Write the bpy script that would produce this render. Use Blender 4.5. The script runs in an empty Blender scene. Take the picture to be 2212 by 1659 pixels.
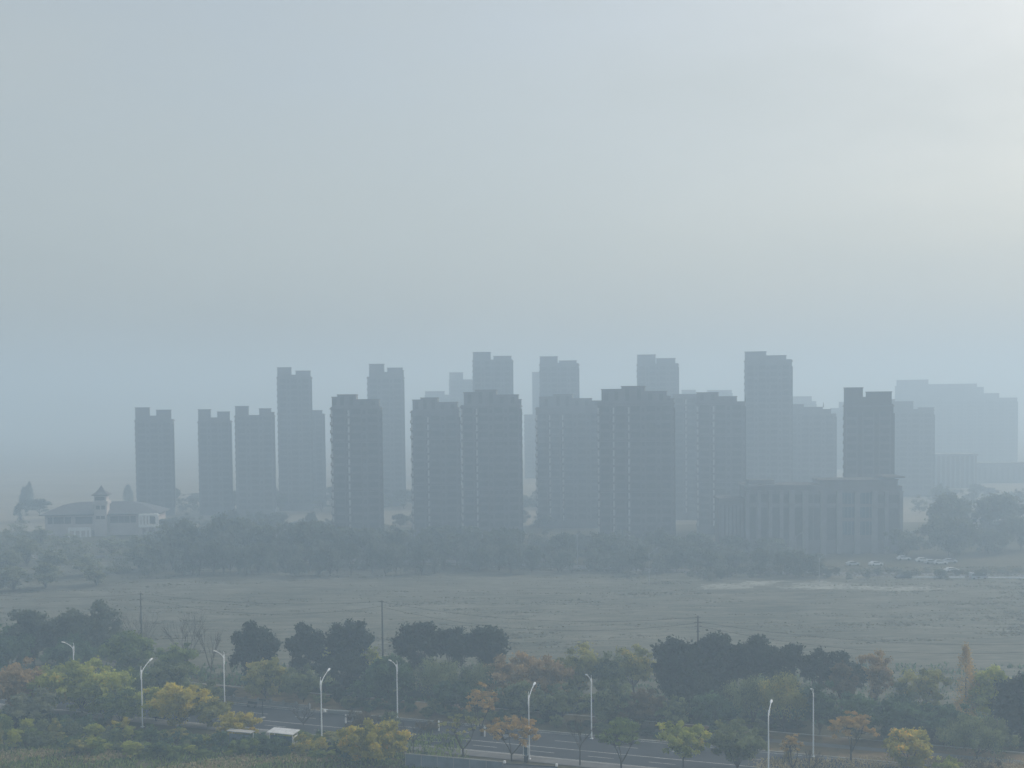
import bpy, math, random
import numpy as np
from mathutils import Vector, Matrix

# ------------------------------------------------------------------ camera, sky, sun, exposure
scene = bpy.context.scene
COL = scene.collection
W, H_PX, F = 2212.0, 1659.0, 2600.0          # the photograph's frame as measured, focal length in the same units
CAM_Z = 52.5
PITCH, ROLL = math.radians(2.5), math.radians(0.6)
SHIFT = math.tan(PITCH) + (875.0 - 829.5) / F
fwd = Vector((0, math.cos(PITCH), -math.sin(PITCH)))
up0 = Vector((0, math.sin(PITCH), math.cos(PITCH)))
rt0 = Vector((1, 0, 0))
rt = rt0 * math.cos(ROLL) - up0 * math.sin(ROLL)
up = up0 * math.cos(ROLL) + rt0 * math.sin(ROLL)
cam = bpy.data.cameras.new("camera")
cam_o = bpy.data.objects.new("camera", cam)
COL.objects.link(cam_o)
m = Matrix((( rt.x, up.x, -fwd.x, 0), (rt.y, up.y, -fwd.y, 0), (rt.z, up.z, -fwd.z, CAM_Z), (0, 0, 0, 1)))
cam_o.matrix_world = m
cam.sensor_width = 36.0
cam.lens = F / W * 36.0
cam.shift_y = SHIFT * F / W
cam.clip_start, cam.clip_end = 0.5, 20000
scene.camera = cam_o

SUN_EL, SUN_AZ = math.radians(36), math.radians(60)      # azimuth clockwise from +Y (the view) towards +X
world = bpy.data.worlds.new("World")
scene.world = world
world.use_nodes = True
wn = world.node_tree
sky = wn.nodes.new("ShaderNodeTexSky")
sky.sky_type = 'NISHITA'
sky.sun_disc = False
sky.sun_elevation = SUN_EL
sky.sun_rotation = SUN_AZ
sky.altitude = 0
sky.air_density = 1.2
sky.dust_density = 6
sky.ozone_density = 1.5
bg = wn.nodes["Background"]
bg.inputs["Strength"].default_value = 0.14
# a thin, uneven veil of high cloud over the clear sky
wtc = wn.nodes.new("ShaderNodeTexCoord")
wmp = wn.nodes.new("ShaderNodeMapping"); wmp.inputs["Scale"].default_value = (1, 1, 3.0); wmp.inputs["Rotation"].default_value = (0, math.radians(18), 0)
wnz = wn.nodes.new("ShaderNodeTexNoise"); wnz.inputs["Scale"].default_value = 3.2; wnz.inputs["Detail"].default_value = 7; wnz.inputs["Roughness"].default_value = 0.55
wmr = wn.nodes.new("ShaderNodeMapRange"); wmr.inputs[1].default_value = 0.3; wmr.inputs[2].default_value = 0.7
wmr.inputs[3].default_value = 0.50; wmr.inputs[4].default_value = 0.74
wmx = wn.nodes.new("ShaderNodeMix"); wmx.data_type = 'RGBA'
VEIL = (3.00, 3.24, 3.16)
wn.links.new(wtc.outputs["Generated"], wmp.inputs["Vector"]); wn.links.new(wmp.outputs[0], wnz.inputs["Vector"])
wn.links.new(wnz.outputs["Fac"], wmr.inputs[0]); wn.links.new(wmr.outputs[0], wmx.inputs[0])
wn.links.new(sky.outputs[0], wmx.inputs[6]); wmx.inputs[7].default_value = (*VEIL, 1)
wn.links.new(wmx.outputs[2], bg.inputs["Color"])

sun = bpy.data.lights.new("sun", 'SUN')
sun.energy = 1.5
sun.angle = math.radians(3)
sun.color = (1,0.97,0.93)
sun_o = bpy.data.objects.new("sun", sun)
COL.objects.link(sun_o)
sd = Vector((math.sin(SUN_AZ) * math.cos(SUN_EL), math.cos(SUN_AZ) * math.cos(SUN_EL), math.sin(SUN_EL)))
sun_o.rotation_euler = sd.to_track_quat('Z', 'Y').to_euler()

HAZE_ABS = (0.12,0.12,0.12)
HAZE_DENSITY, HAZE_G, HAZE_COLOR = 0.0018, 0.25, (0.63,0.82,1.0)
vs = scene.view_settings
vs.view_transform, vs.look, vs.gamma, vs.use_curve_mapping = 'Standard', 'None', 1.0, False
vs.exposure = 0.33
cy = scene.cycles
cy.use_denoising = True
cy.max_bounces = 6
cy.diffuse_bounces = 3
cy.volume_bounces = 2
cy.transparent_max_bounces = 4

# ------------------------------------------------------------------ pixel helpers (photo measurements -> places in the world)
CAM = Vector((0, 0, CAM_Z))
def ray(px, py):
    return rt * ((px - W / 2) / F) + up * ((H_PX / 2 - py) / F + SHIFT) + fwd
def at_z(px, py, z=0.0):
    d = ray(px, py); return CAM + d * ((z - CAM_Z) / d.z)
def at_d(px, py, D):
    d = ray(px, py); return CAM + d * (D / d.y)
def ground_d(px, D):
    """the ground point at depth D seen in column px"""
    p = at_d(px, 1300, D)
    q = at_d(px, 1600, D)
    t = p.z / (p.z - q.z)
    r = p + (q - p) * t
    return Vector((r.x, D, 0))
def mpp(D):
    return D / F

# ------------------------------------------------------------------ object helpers
class MB:
    def __init__(self): self.v = []; self.f = []; self.m = []
    def face(self, pts, mat=0):
        n = len(self.v); self.v += [tuple(p) for p in pts]
        self.f.append(tuple(range(n, n + len(pts)))); self.m.append(mat)
    def box(self, x0, x1, y0, y1, z0, z1, mat=0):
        n = len(self.v)
        self.v += [(x0,y0,z0),(x1,y0,z0),(x1,y1,z0),(x0,y1,z0),(x0,y0,z1),(x1,y0,z1),(x1,y1,z1),(x0,y1,z1)]
        for q in ((0,3,2,1),(4,5,6,7),(0,1,5,4),(1,2,6,5),(2,3,7,6),(3,0,4,7)):
            self.f.append(tuple(n + i for i in q)); self.m.append(mat)
    def prism(self, poly, y0, y1, mat=0):
        """polygon in XZ extruded along y"""
        n = len(self.v); k = len(poly)
        self.v += [(x, y0, z) for x, z in poly] + [(x, y1, z) for x, z in poly]
        self.f.append(tuple(range(n, n + k))); self.m.append(mat)
        self.f.append(tuple(range(n + 2 * k - 1, n + k - 1, -1))); self.m.append(mat)
        for i in range(k):
            j = (i + 1) % k
            self.f.append((n + j, n + i, n + k + i, n + k + j)); self.m.append(mat)
    def teeth(self, axis, a0, a1, back, out, inn, spans, mat=0):
        """one connected strip standing up z: it shows at `out` over the z spans and dips to `inn` (inside the wall) between them"""
        poly = [(back, spans[0][0])]
        for z0, z1 in spans: poly += [(inn, z0), (out, z0), (out, z1), (inn, z1)]
        poly.append((back, spans[-1][1]))
        n = len(self.v); k = len(poly)
        for a in (a0, a1):
            self.v += [((a, y, z) if axis == 'x' else (y, a, z)) for y, z in poly]
        self.f.append(tuple(range(n, n + k))); self.m.append(mat)
        self.f.append(tuple(range(n + 2*k - 1, n + k - 1, -1))); self.m.append(mat)
        for i in range(k):
            j = (i + 1) % k
            self.f.append((n + j, n + i, n + k + i, n + k + j)); self.m.append(mat)
    def frustum(self, rings, mat=0, caps=True):
        """list of closed rings (same count) joined"""
        n = len(self.v); k = len(rings[0])
        for r in rings: self.v += [tuple(p) for p in r]
        for a in range(len(rings) - 1):
            for i in range(k):
                j = (i + 1) % k
                self.f.append((n + a*k + i, n + a*k + j, n + (a+1)*k + j, n + (a+1)*k + i)); self.m.append(mat)
        if caps:
            self.f.append(tuple(n + i for i in reversed(range(k)))); self.m.append(mat)
            b = n + (len(rings) - 1) * k
            self.f.append(tuple(b + i for i in range(k))); self.m.append(mat)
    def tube(self, pts, radii, sides=6, mat=0):
        pts = [Vector(p) for p in pts]
        rings = []
        for i, p in enumerate(pts):
            a = pts[max(0, i - 1)]; b = pts[min(len(pts) - 1, i + 1)]
            d = (b - a)
            if d.length < 1e-9: d = Vector((0, 0, 1))
            d.normalize()
            s = d.cross(Vector((0, 0, 1)) if abs(d.z) < 0.9 else Vector((1, 0, 0))).normalized()
            t = d.cross(s)
            r = radii[i] if hasattr(radii, '__len__') else radii
            rings.append([p + s * (r * math.cos(2*math.pi*k/sides)) + t * (r * math.sin(2*math.pi*k/sides)) for k in range(sides)])
        self.frustum(rings, mat)
    def build(self, name, mats, parent=None, loc=None, rz=0.0, smooth=False):
        me = bpy.data.meshes.new(name)
        me.from_pydata(self.v, [], self.f)
        for mm in (mats if isinstance(mats, (list, tuple)) else [mats]): me.materials.append(mm)
        if any(self.m): me.polygons.foreach_set("material_index", self.m)
        if smooth: me.polygons.foreach_set("use_smooth", [True] * len(self.f))
        me.update()
        return link(name, me, parent, loc, rz)

def link(name, me, parent=None, loc=None, rz=0.0):
    o = bpy.data.objects.new(name, me)
    COL.objects.link(o)
    if parent is not None: o.parent = parent
    if loc is not None: o.location = loc
    o.rotation_euler[2] = rz
    return o
def tag(o, label, cat, group=None):
    o["label"] = label; o["category"] = cat
    if group: o["group"] = group
    return o
def thing(name, label, cat, loc, rz=0.0, group=None):
    o = link(name, None, None, loc, rz)
    return tag(o, label, cat, group)
def structure(o, label=None):
    o["kind"] = "structure"
    if label: o["label"] = label
    return o
def dup(root, loc, rz, label, group=None, scale=1.0):
    r = root.copy(); COL.objects.link(r)
    r.location = loc; r.rotation_euler[2] = rz; r["label"] = label
    r.scale = (scale, scale, scale)
    if group: r["group"] = group
    for ch in list(root.children):
        c = ch.copy(); COL.objects.link(c); c.parent = r
        for g in list(ch.children):
            d = g.copy(); COL.objects.link(d); d.parent = c
    return r

# ------------------------------------------------------------------ materials
def new_mat(name):
    mt = bpy.data.materials.new(name); mt.use_nodes = True
    nt = mt.node_tree
    return mt, nt, nt.nodes["Principled BSDF"]
def plain(name, col, rough=0.7, noise=0.25, scale=1.5, metal=0.0, spec=0.3):
    mt, nt, b = new_mat(name)
    tc = nt.nodes.new("ShaderNodeTexCoord")
    nz = nt.nodes.new("ShaderNodeTexNoise"); nz.inputs["Scale"].default_value = scale; nz.inputs["Detail"].default_value = 5
    nt.links.new(tc.outputs["Object"], nz.inputs["Vector"])
    rp = nt.nodes.new("ShaderNodeValToRGB")
    lo = [c * (1 - noise) for c in col]; hi = [min(1, c * (1 + noise)) for c in col]
    rp.color_ramp.elements[0].color = (*lo, 1); rp.color_ramp.elements[0].position = 0.3
    rp.color_ramp.elements[1].color = (*hi, 1); rp.color_ramp.elements[1].position = 0.7
    nt.links.new(nz.outputs["Fac"], rp.inputs[0]); nt.links.new(rp.outputs[0], b.inputs["Base Color"])
    b.inputs["Roughness"].default_value = rough; b.inputs["Metallic"].default_value = metal
    b.inputs["Specular IOR Level"].default_value = spec
    return mt
FOL = {}
def foliage(name, dark, light, accent=None):
    if name in FOL: return FOL[name]
    mt, nt, b = new_mat("foliage_" + name)
    at = nt.nodes.new("ShaderNodeAttribute"); at.attribute_name = "tone"
    rp = nt.nodes.new("ShaderNodeValToRGB")
    rp.color_ramp.elements[0].color = (*dark, 1); rp.color_ramp.elements[0].position = 0.05
    rp.color_ramp.elements[1].color = (*light, 1); rp.color_ramp.elements[1].position = 0.8
    if accent:
        e = rp.color_ramp.elements.new(0.97); e.color = (*accent, 1)
    nt.links.new(at.outputs["Fac"], rp.inputs[0]); nt.links.new(rp.outputs[0], b.inputs["Base Color"])
    b.inputs["Roughness"].default_value = 0.75; b.inputs["Specular IOR Level"].default_value = 0.2
    tr = nt.nodes.new("ShaderNodeBsdfTranslucent")
    nt.links.new(rp.outputs[0], tr.inputs["Color"])
    mx = nt.nodes.new("ShaderNodeMixShader"); mx.inputs[0].default_value = 0.5
    nt.links.new(b.outputs[0], mx.inputs[1]); nt.links.new(tr.outputs[0], mx.inputs[2])
    nt.links.new(mx.outputs[0], nt.nodes["Material Output"].inputs["Surface"])
    FOL[name] = mt
    return mt
PAL = {
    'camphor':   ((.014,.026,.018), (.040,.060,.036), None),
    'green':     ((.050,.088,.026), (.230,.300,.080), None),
    'teal':      ((.022,.055,.036), (.115,.190,.100), None),
    'greygreen': ((.055,.080,.042), (.235,.275,.130), None),
    'olive':     ((.105,.120,.035), (.390,.385,.120), (.56,.42,.08)),
    'lime':      ((.150,.190,.035), (.510,.540,.110), (.70,.54,.08)),
    'yellow':    ((.250,.225,.030), (.640,.540,.080), (.80,.56,.07)),
    'gold':      ((.140,.160,.028), (.580,.500,.080), (.90,.56,.07)),
    'orange':    ((.270,.180,.060), (.580,.400,.140), (.70,.46,.12)),
    'rust':      ((.210,.150,.080), (.480,.345,.180), (.54,.38,.18)),
    'brown':     ((.085,.072,.045), (.180,.145,.085), None),
    'pale_green':((.140,.155,.105), (.290,.310,.200), None),  # fog painted into far leaves on the left; also one sage tree's own green
    'mist_green':((.100,.118,.095), (.190,.215,.165), None),  # haze put into the leaf colour of the far belt
    'straw':     ((.220,.180,.095), (.460,.390,.220), (.56,.49,.33)),
    'meadow':    ((.100,.100,.070), (.185,.180,.130), (.24,.225,.17)),
    'haze_green':((.065,.082,.062), (.135,.158,.112), None),  # leaf green lightened to stand in for denser haze on distant trees
}
def fol(k): return foliage(k, *PAL[k])
M_BARK = plain("bark", (.055,.045,.036), 0.9, .35, 4)
M_TWIG = plain("twig", (.070,.062,.055), 0.9, .35, 4)
M_PALEBARK = plain("pale_bark", (.30,.29,.27), 0.9, .3, 4)
M_CONC = plain("tower_render", (.160,.163,.168), 0.85, .18, .18)
M_CONC2 = plain("tower_render_dark", (.12,.118,.115), 0.85, .18, .18)
M_STONE = plain("pale_stone", (.195,.20,.205), 0.8, .15, .5)
M_SLAB = plain("balcony_slab", (.155,.157,.16), 0.85, .15, .8)
M_GLASS = plain("window_glass", (.085,.092,.098), 0.45, .2, .7, spec=0.4)
M_BLUEGLASS = plain("blue_glass", (.05,.10,.14), 0.15, .2, .5, spec=0.6)
M_VILLA = plain("villa_wall", (.50,.46,.44), 0.8, .08, .4)
M_WHITE = plain("white_paint", (.78,.78,.77), 0.6, .05, 1)
M_ROOF = plain("slate_roof", (.12,.13,.14), 0.75, .2, .8)
M_LAMP = plain("galvanised_white", (.82,.84,.86), 0.45, .06, 1, metal=0.0, spec=.5)
M_LENS = plain("lamp_lens", (.85,.86,.86), 0.3, .04, 2)
M_POLE = plain("concrete_pole", (.06,.058,.056), 0.9, .25, 2)
M_WIRE = plain("wire", (.03,.03,.032), 0.6, .1, 2)
M_ASPH = plain("asphalt", (.034,.040,.048), 0.85, .35, .22)
M_MARK = plain("road_paint", (.46,.47,.47), 0.7, .35, 1.2)
M_KERB = plain("kerb_stone", (.34,.34,.33), 0.85, .2, .8)
M_PAVE = plain("paving", (.15,.15,.15), 0.85, .2, .7)
M_DARKMETAL = plain("dark_metal", (.030,.034,.040), 0.5, .2, 1)
M_PANEL = plain("blue_grey_panel", (.16,.20,.24), 0.55, .25, .6)
M_FLATROOF = plain("flat_roof_felt", (.07,.07,.072), 0.9, .2, .5)
M_SHELTER = plain("weathered_white_sheet", (.56,.57,.57), 0.6, .18, 1.6)
M_PALETILE = plain("pale_tile", (.42,.42,.41), 0.7, .2, .6)
M_TYRE = plain("tyre", (.02,.02,.02), 0.9, .1, 3)
M_RED = plain("tail_lamp", (.25,.02,.02), 0.3, .1, 3)

def ground_mat(name, stops, scales, stretch=(1,1,1)):
    mt, nt, b = new_mat(name)
    tc = nt.nodes.new("ShaderNodeTexCoord")
    mp = nt.nodes.new("ShaderNodeMapping"); mp.inputs["Scale"].default_value = stretch
    nt.links.new(tc.outputs["Object"], mp.inputs["Vector"])
    prev = None
    for i, s in enumerate(scales):
        nz = nt.nodes.new("ShaderNodeTexNoise"); nz.inputs["Scale"].default_value = s; nz.inputs["Detail"].default_value = 8; nz.inputs["Roughness"].default_value = .62
        nt.links.new((tc.outputs["Object"] if i == 0 else mp.outputs[0]), nz.inputs["Vector"])
        if prev is None: prev = nz.outputs["Fac"]
        else:
            mx = nt.nodes.new("ShaderNodeMix"); mx.data_type = 'FLOAT'; mx.inputs[0].default_value = .5
            nt.links.new(prev, mx.inputs[2]); nt.links.new(nz.outputs["Fac"], mx.inputs[3]); prev = mx.outputs[0]
    rp = nt.nodes.new("ShaderNodeValToRGB")
    rp.color_ramp.elements[0].position, rp.color_ramp.elements[0].color = stops[0][0], (*stops[0][1], 1)
    rp.color_ramp.elements[1].position, rp.color_ramp.elements[1].color = stops[-1][0], (*stops[-1][1], 1)
    for p, c in stops[1:-1]:
        e = rp.color_ramp.elements.new(p); e.color = (*c, 1)
    nt.links.new(prev, rp.inputs[0]); nt.links.new(rp.outputs[0], b.inputs["Base Color"])
    b.inputs["Roughness"].default_value = 0.95; b.inputs["Specular IOR Level"].default_value = 0.1
    return mt
M_EARTH = ground_mat("rough_earth", [(.3,(.045,.050,.028)),(.5,(.085,.080,.045)),(.68,(.150,.125,.075))], (.02,.35))
M_FIELD = ground_mat("field_grass", [(.39,(.060,.064,.046)),(.465,(.098,.100,.074)),(.53,(.140,.139,.108)),(.62,(.205,.200,.160))], (.022,.16,.85), (.16,1,1))
M_LAWN = ground_mat("dry_lawn", [(.35,(.085,.080,.045)),(.50,(.165,.125,.070)),(.66,(.260,.180,.095))], (.08,.5))
M_SOIL = ground_mat("pale_soil", [(.35,(.16,.165,.14)),(.5,(.25,.255,.22)),(.65,(.36,.365,.32))], (.1,.6), (.4,1,1))

# ------------------------------------------------------------------ ground, field, road
g = MB(); g.face([(-3500,-120,-.02),(3500,-120,-.02),(3500,4200,-.02),(-3500,4200,-.02)])
structure(g.build("ground", M_EARTH))

rng = np.random.default_rng(7)
def smooth_noise(x, y, sc, seed, sx=1.0):
    r = np.random.default_rng(seed); out = np.zeros_like(x, dtype=float)
    for k in range(10):
        a = r.uniform(0, 2*math.pi); fq = sc * r.uniform(.6, 1.7)
        out += np.sin((x * math.cos(a) * sx + y * math.sin(a)) * fq + r.uniform(0, 6.28))
    return out / 10 * 1.6
def field_grid():
    # a rough, uncut meadow between the tree belt and the far track
    nx, ny = 330, 300
    us = np.linspace(0, 1, nx); vsn = np.linspace(0, 1, ny)
    U, V = np.meshgrid(us, vsn)
    near_l, near_r = ground_d(-120, 252), ground_d(2330, 196)
    far_l, far_r = at_z(-120, 1207), at_z(2330, 1253)
    X = (near_l.x*(1-U)+near_r.x*U)*(1-V) + (far_l.x*(1-U)+far_r.x*U)*V
    Y = (near_l.y*(1-U)+near_r.y*U)*(1-V) + (far_l.y*(1-U)+far_r.y*U)*V
    Z = .42 + .16*smooth_noise(X, Y, .12, 1, .5) + .20*smooth_noise(X, Y, .60, 2, .22) + .10*smooth_noise(X, Y, 1.6, 3, .2) + rng.normal(0, .05, X.shape)
    edge = np.minimum(np.minimum(U, 1-U)*12, np.minimum(V, 1-V)*30).clip(0, 1)
    Z = Z * edge - .015 * (1 - edge)
    vts = np.stack([X, Y, Z], -1).reshape(-1, 3)
    idx = np.arange(nx*ny).reshape(ny, nx)
    fc = np.stack([idx[:-1,:-1], idx[:-1,1:], idx[1:,1:], idx[1:,:-1]], -1).reshape(-1, 4)
    me = bpy.data.meshes.new("field"); me.from_pydata(vts.tolist(), [], fc.tolist()); me.materials.append(M_FIELD); me.materials.append(M_SOIL)
    me.polygons.foreach_set("use_smooth", [True]*len(fc))
    # two scraped patches of pale bare soil with ragged edges
    fcx = vts[fc].mean(1)
    jx = smooth_noise(fcx[:,0], fcx[:,1], .5, 31, .5)*5 + rng.normal(0, 1.6, len(fc)); jy = smooth_noise(fcx[:,0], fcx[:,1], .8, 32, .3)*1.8
    mi = np.zeros(len(fc), int)
    for poly in (SOIL_A, SOIL_B):
        P = np.array([(at_z(*p, .4).x, at_z(*p, .4).y) for p in poly])
        x, y = fcx[:,0]+jx, fcx[:,1]+jy
        ins = np.zeros(len(fc), bool)
        for k in range(len(P)):
            a, b2 = P[k], P[k-1]
            c = ((a[1] > y) != (b2[1] > y)) & (x < (b2[0]-a[0])*(y-a[1])/(b2[1]-a[1]+1e-9)+a[0])
            ins ^= c
        mi[ins & (rng.uniform(size=len(fc)) < .86)] = 1
    me.polygons.foreach_set("material_index", mi.tolist()); me.update()
    return structure(link("field", me))
SOIL_A = [(1512,1274),(1545,1262),(1640,1256),(1672,1254),(1710,1257),(1660,1263),(1610,1269),(1570,1273)]
SOIL_B = [(1680,1268),(1722,1260),(1766,1256),(1830,1260),(1905,1266),(2000,1269),(2060,1272),(1930,1276),(1830,1275),(1750,1274)]
field_grid()

# road frame: s along the road (to the right and towards the camera), n across it (away from the camera)
A20 = math.radians(20.5)
RU = Vector((math.cos(A20), -math.sin(A20), 0)); RN = Vector((math.sin(A20), math.cos(A20), 0))
RO = Vector((-16.3, 184.6, 0))
def rp_(s, n, z=0.0): return RO + RU*s + RN*n + Vector((0, 0, z))
def strip(name, n0, n1, s0, s1, z, mat, thick=None, seg=1):
    b = MB()
    if thick is None:
        for k in range(seg):
            a, c = s0+(s1-s0)*k/seg, s0+(s1-s0)*(k+1)/seg
            b.face([rp_(a,n0,z), rp_(c,n0,z), rp_(c,n1,z), rp_(a,n1,z)])
    else:
        lo, hi = z, z+thick
        P = [rp_(s0,n0), rp_(s1,n0), rp_(s1,n1), rp_(s0,n1)]
        b.frustum([[p+Vector((0,0,lo)) for p in P], [p+Vector((0,0,hi)) for p in P]])
    return structure(b.build(name, mat))
strip("road", 0, 13.8, -190, 150, .012, M_ASPH)
strip("kerb", -.22, 0, -190, 150, -.02, M_KERB, .15)
strip("kerb", 13.8, 14.02, -190, 150, -.02, M_KERB, .15)
strip("pavement", -2.6, -.22, -190, 150, .10, M_PAVE)
strip("lawn", 14.02, 24.5, -70, 8, .09, M_LAWN)
strip("lawn", 14.02, 24.5, 36, 150, .09, M_LAWN)
strip("verge", 14.02, 24.5, 8, 36, .09, M_EARTH)
strip("path", 18.6, 20.6, 34, 150, .10, M_PAVE)
strip("lawn_edge_kerb", 24.5, 24.8, -190, 150, -.02, M_KERB, .2)
def marks(name, n, w, s_list):
    b = MB()
    for a, c in s_list: b.face([rp_(a,n-w/2,.018), rp_(c,n-w/2,.018), rp_(c,n+w/2,.018), rp_(a,n+w/2,.018)])
    return structure(b.build(name, M_MARK))
marks("road_marking", 5.45, .17, [(-190, 150)])
marks("road_marking", .55, .16, [(-190, 150)])
marks("road_marking", 13.2, .14, [(-190, 150)])
marks("road_marking", 2.95, .15, [(-186+9.3*k, -182+9.3*k) for k in range(36)])
marks("road_marking", 9.3, .14, [(-184+9.3*k, -180+9.3*k) for k in range(36)])

# far track beyond the field and its pale shoulder
def far_strip(name, pts_px, wid, z, mat):
    b = MB(); P = [at_z(*p) for p in pts_px]
    for a, c in zip(P[:-1], P[1:]):
        b.face([(a.x,a.y,z),(c.x,c.y,z),(c.x,c.y+wid,z),(a.x,a.y+wid,z)])
    return structure(b.build(name, mat))
TRACK = [(-200,1204),(330,1207),(1000,1217),(1500,1239),(1900,1246),(2420,1250)]
far_strip("far_road", TRACK, 9, .012, M_PAVE)
far_strip("verge_path", [(x, y+4) for x, y in TRACK], 1.6, .02, M_SOIL)

M_FARPALE = ground_mat("far_pale_ground", [(.35,(.16,.15,.11)),(.5,(.24,.22,.17)),(.66,(.34,.31,.25))], (.004,.02), (.3,1,1))  # pale sheet added to lighten the dark far band below the horizon
g = MB(); g.face([(-3400,520,.0),(3400,520,.0),(3400,4100,.0),(-3400,4100,.0)])
structure(g.build("far_pale_ground", M_FARPALE))

# ------------------------------------------------------------------ towers
def tower(label, D, x0, x1, segs, yaw_off=2.5, depth=13, front=False, side_bays=True, seed=0, mat=None, name="apartment_tower", group="apartment towers in the haze", n_bays=None, depth_frac=None):
    """segs: [(xa, xb, ytop)] the roof line as seen; x0..x1 the body"""
    r = random.Random(seed)
    mat = mat or M_CONC
    c = (x0+x1)/2; P = ground_d(c, D)
    az = math.atan2(P.x, P.y)
    yaw = -az*0.9 + math.radians(yaw_off)*-1
    phi = yaw + az                       # angle between facade normal and line of sight
    Wm = (x1-x0)*mpp(D)/math.cos(az)
    depth = min(depth, Wm*.75)
    w = (Wm - depth*abs(math.sin(phi)))/math.cos(phi)
    k = w/(x1-x0)
    loc = P + Vector((math.sin(-yaw)*0, depth/2, 0))
    root = thing(name, label, "apartment tower", (loc.x, loc.y, 0), yaw, group)
    def zt(px, py): return at_d(px, py, D).z
    tops = [(a, b, zt((a+b)/2, y)) for a, b, y in segs]
    Hb = min(t[2] for t in tops) - .15
    hw, hd = w/2, depth/2
    b = MB(); b.box(-hw, hw, -hd, hd, -.5, Hb)
    wall = b.build("wall", mat, root)
    c0 = MB()
    c0.box(-hw-.35, hw+.35, -hd-.35, hd+.35, Hb-.9, Hb-.45)
    c0.build("cornice", M_SLAB, root)
    for i, (a, bb, z) in enumerate(tops):
        if z - Hb < .4: continue
        xa, xb = -hw + (a-x0)*k, -hw + (bb-x0)*k
        dd = hd*(.45 if not front else 1.0)
        q = MB(); q.box(xa, xb, -dd+.05*i, dd-.05*i, Hb, z-.3)
        ro = q.build("roof_block", mat, root)
        q2 = MB(); q2.box(xa-.22, xb+.22, -dd-.22+.05*i, dd+.22-.05*i, z-.3, z)
        q2.build("cornice", M_SLAB, ro)
        if front and z-Hb > 1.5:
            nn = max(1, int((xb-xa)/3))
            for t in range(nn):
                q3 = MB()
                u = xa + (xb-xa)*(t+.5)/nn
                q3.box(u-.7, u+.7, -dd+.05*i-.04, -dd+.05*i, Hb+.5, max(Hb+.9, z-.9))
                q3.build("louvre_opening", M_GLASS, ro)
    fl = 3.05
    nf = int((Hb-3)/fl)
    if n_bays is None: n_bays = max(2, int(w/5.2))
    pit = w/n_bays
    for i in range(n_bays):
        u = -hw + pit*(i+.5)
        bw = pit*.30
        bay = MB(); gl = MB(); wi = MB()
        pro = .22 if front else .15
        zs = [3 + f*fl for f in range(nf)]
        bay.teeth('x', u-bw, u+bw, -hd+.4, -hd-pro, -hd-.02, [(z-.12, z+1.0) for z in zs])
        gl.teeth('x', u-bw*.92, u+bw*.92, -hd+.3, -hd-.08, -hd+.1, [(z+1.0, z+fl-.13) for z in zs])
        wi.teeth('x', u+bw+pit*.10, u+bw+pit*.28, -hd+.3, -hd-.05, -hd+.1, [(z+.9, z+2.3) for z in zs])
        bay.box(u-bw-.34, u-bw, -hd-pro-.22, -hd, 2.9, 3+nf*fl)
        bay.box(u+bw, u+bw+.34, -hd-pro-.22, -hd, 2.9, 3+nf*fl)
        if front and i < n_bays*.45:
            pf = MB()
            pf.teeth('x', u-bw-.34-pit*.14, u-bw-.34-pit*.03, -hd+.3, -hd-.25, -hd+.1, [(z+.25, z+2.45) for z in zs])
            pf.build("pale_window_column", M_PALETILE, root)
        bo = bay.build("balcony_stack", M_SLAB, root)
        gl.build("glazing", M_GLASS, bo)
        wi.build("window_column", M_GLASS, root)
    if side_bays:
        for sgn in (-1, 1):
            sb = MB()
            pr = .45 if front else .3
            sp = [(3+f*fl-.12, 3+f*fl+1.1) for f in range(nf) if r.random() > .12]
            sb.teeth('y', -hd*.75, -hd*.1, sgn*(hw-.4), sgn*(hw+pr), sgn*(hw-.1), sp)
            sb.build("side_balcony_stack", mat, root)
    if front:
        st = MB()
        for f in range(6, nf, 6):
            z = 3+f*fl-.5
            st.box(-hw-.1, hw+.1, -hd-.50, -hd, z-.12, z+.12)
        st.build("string_course", M_STONE, root)
    return root

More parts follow.
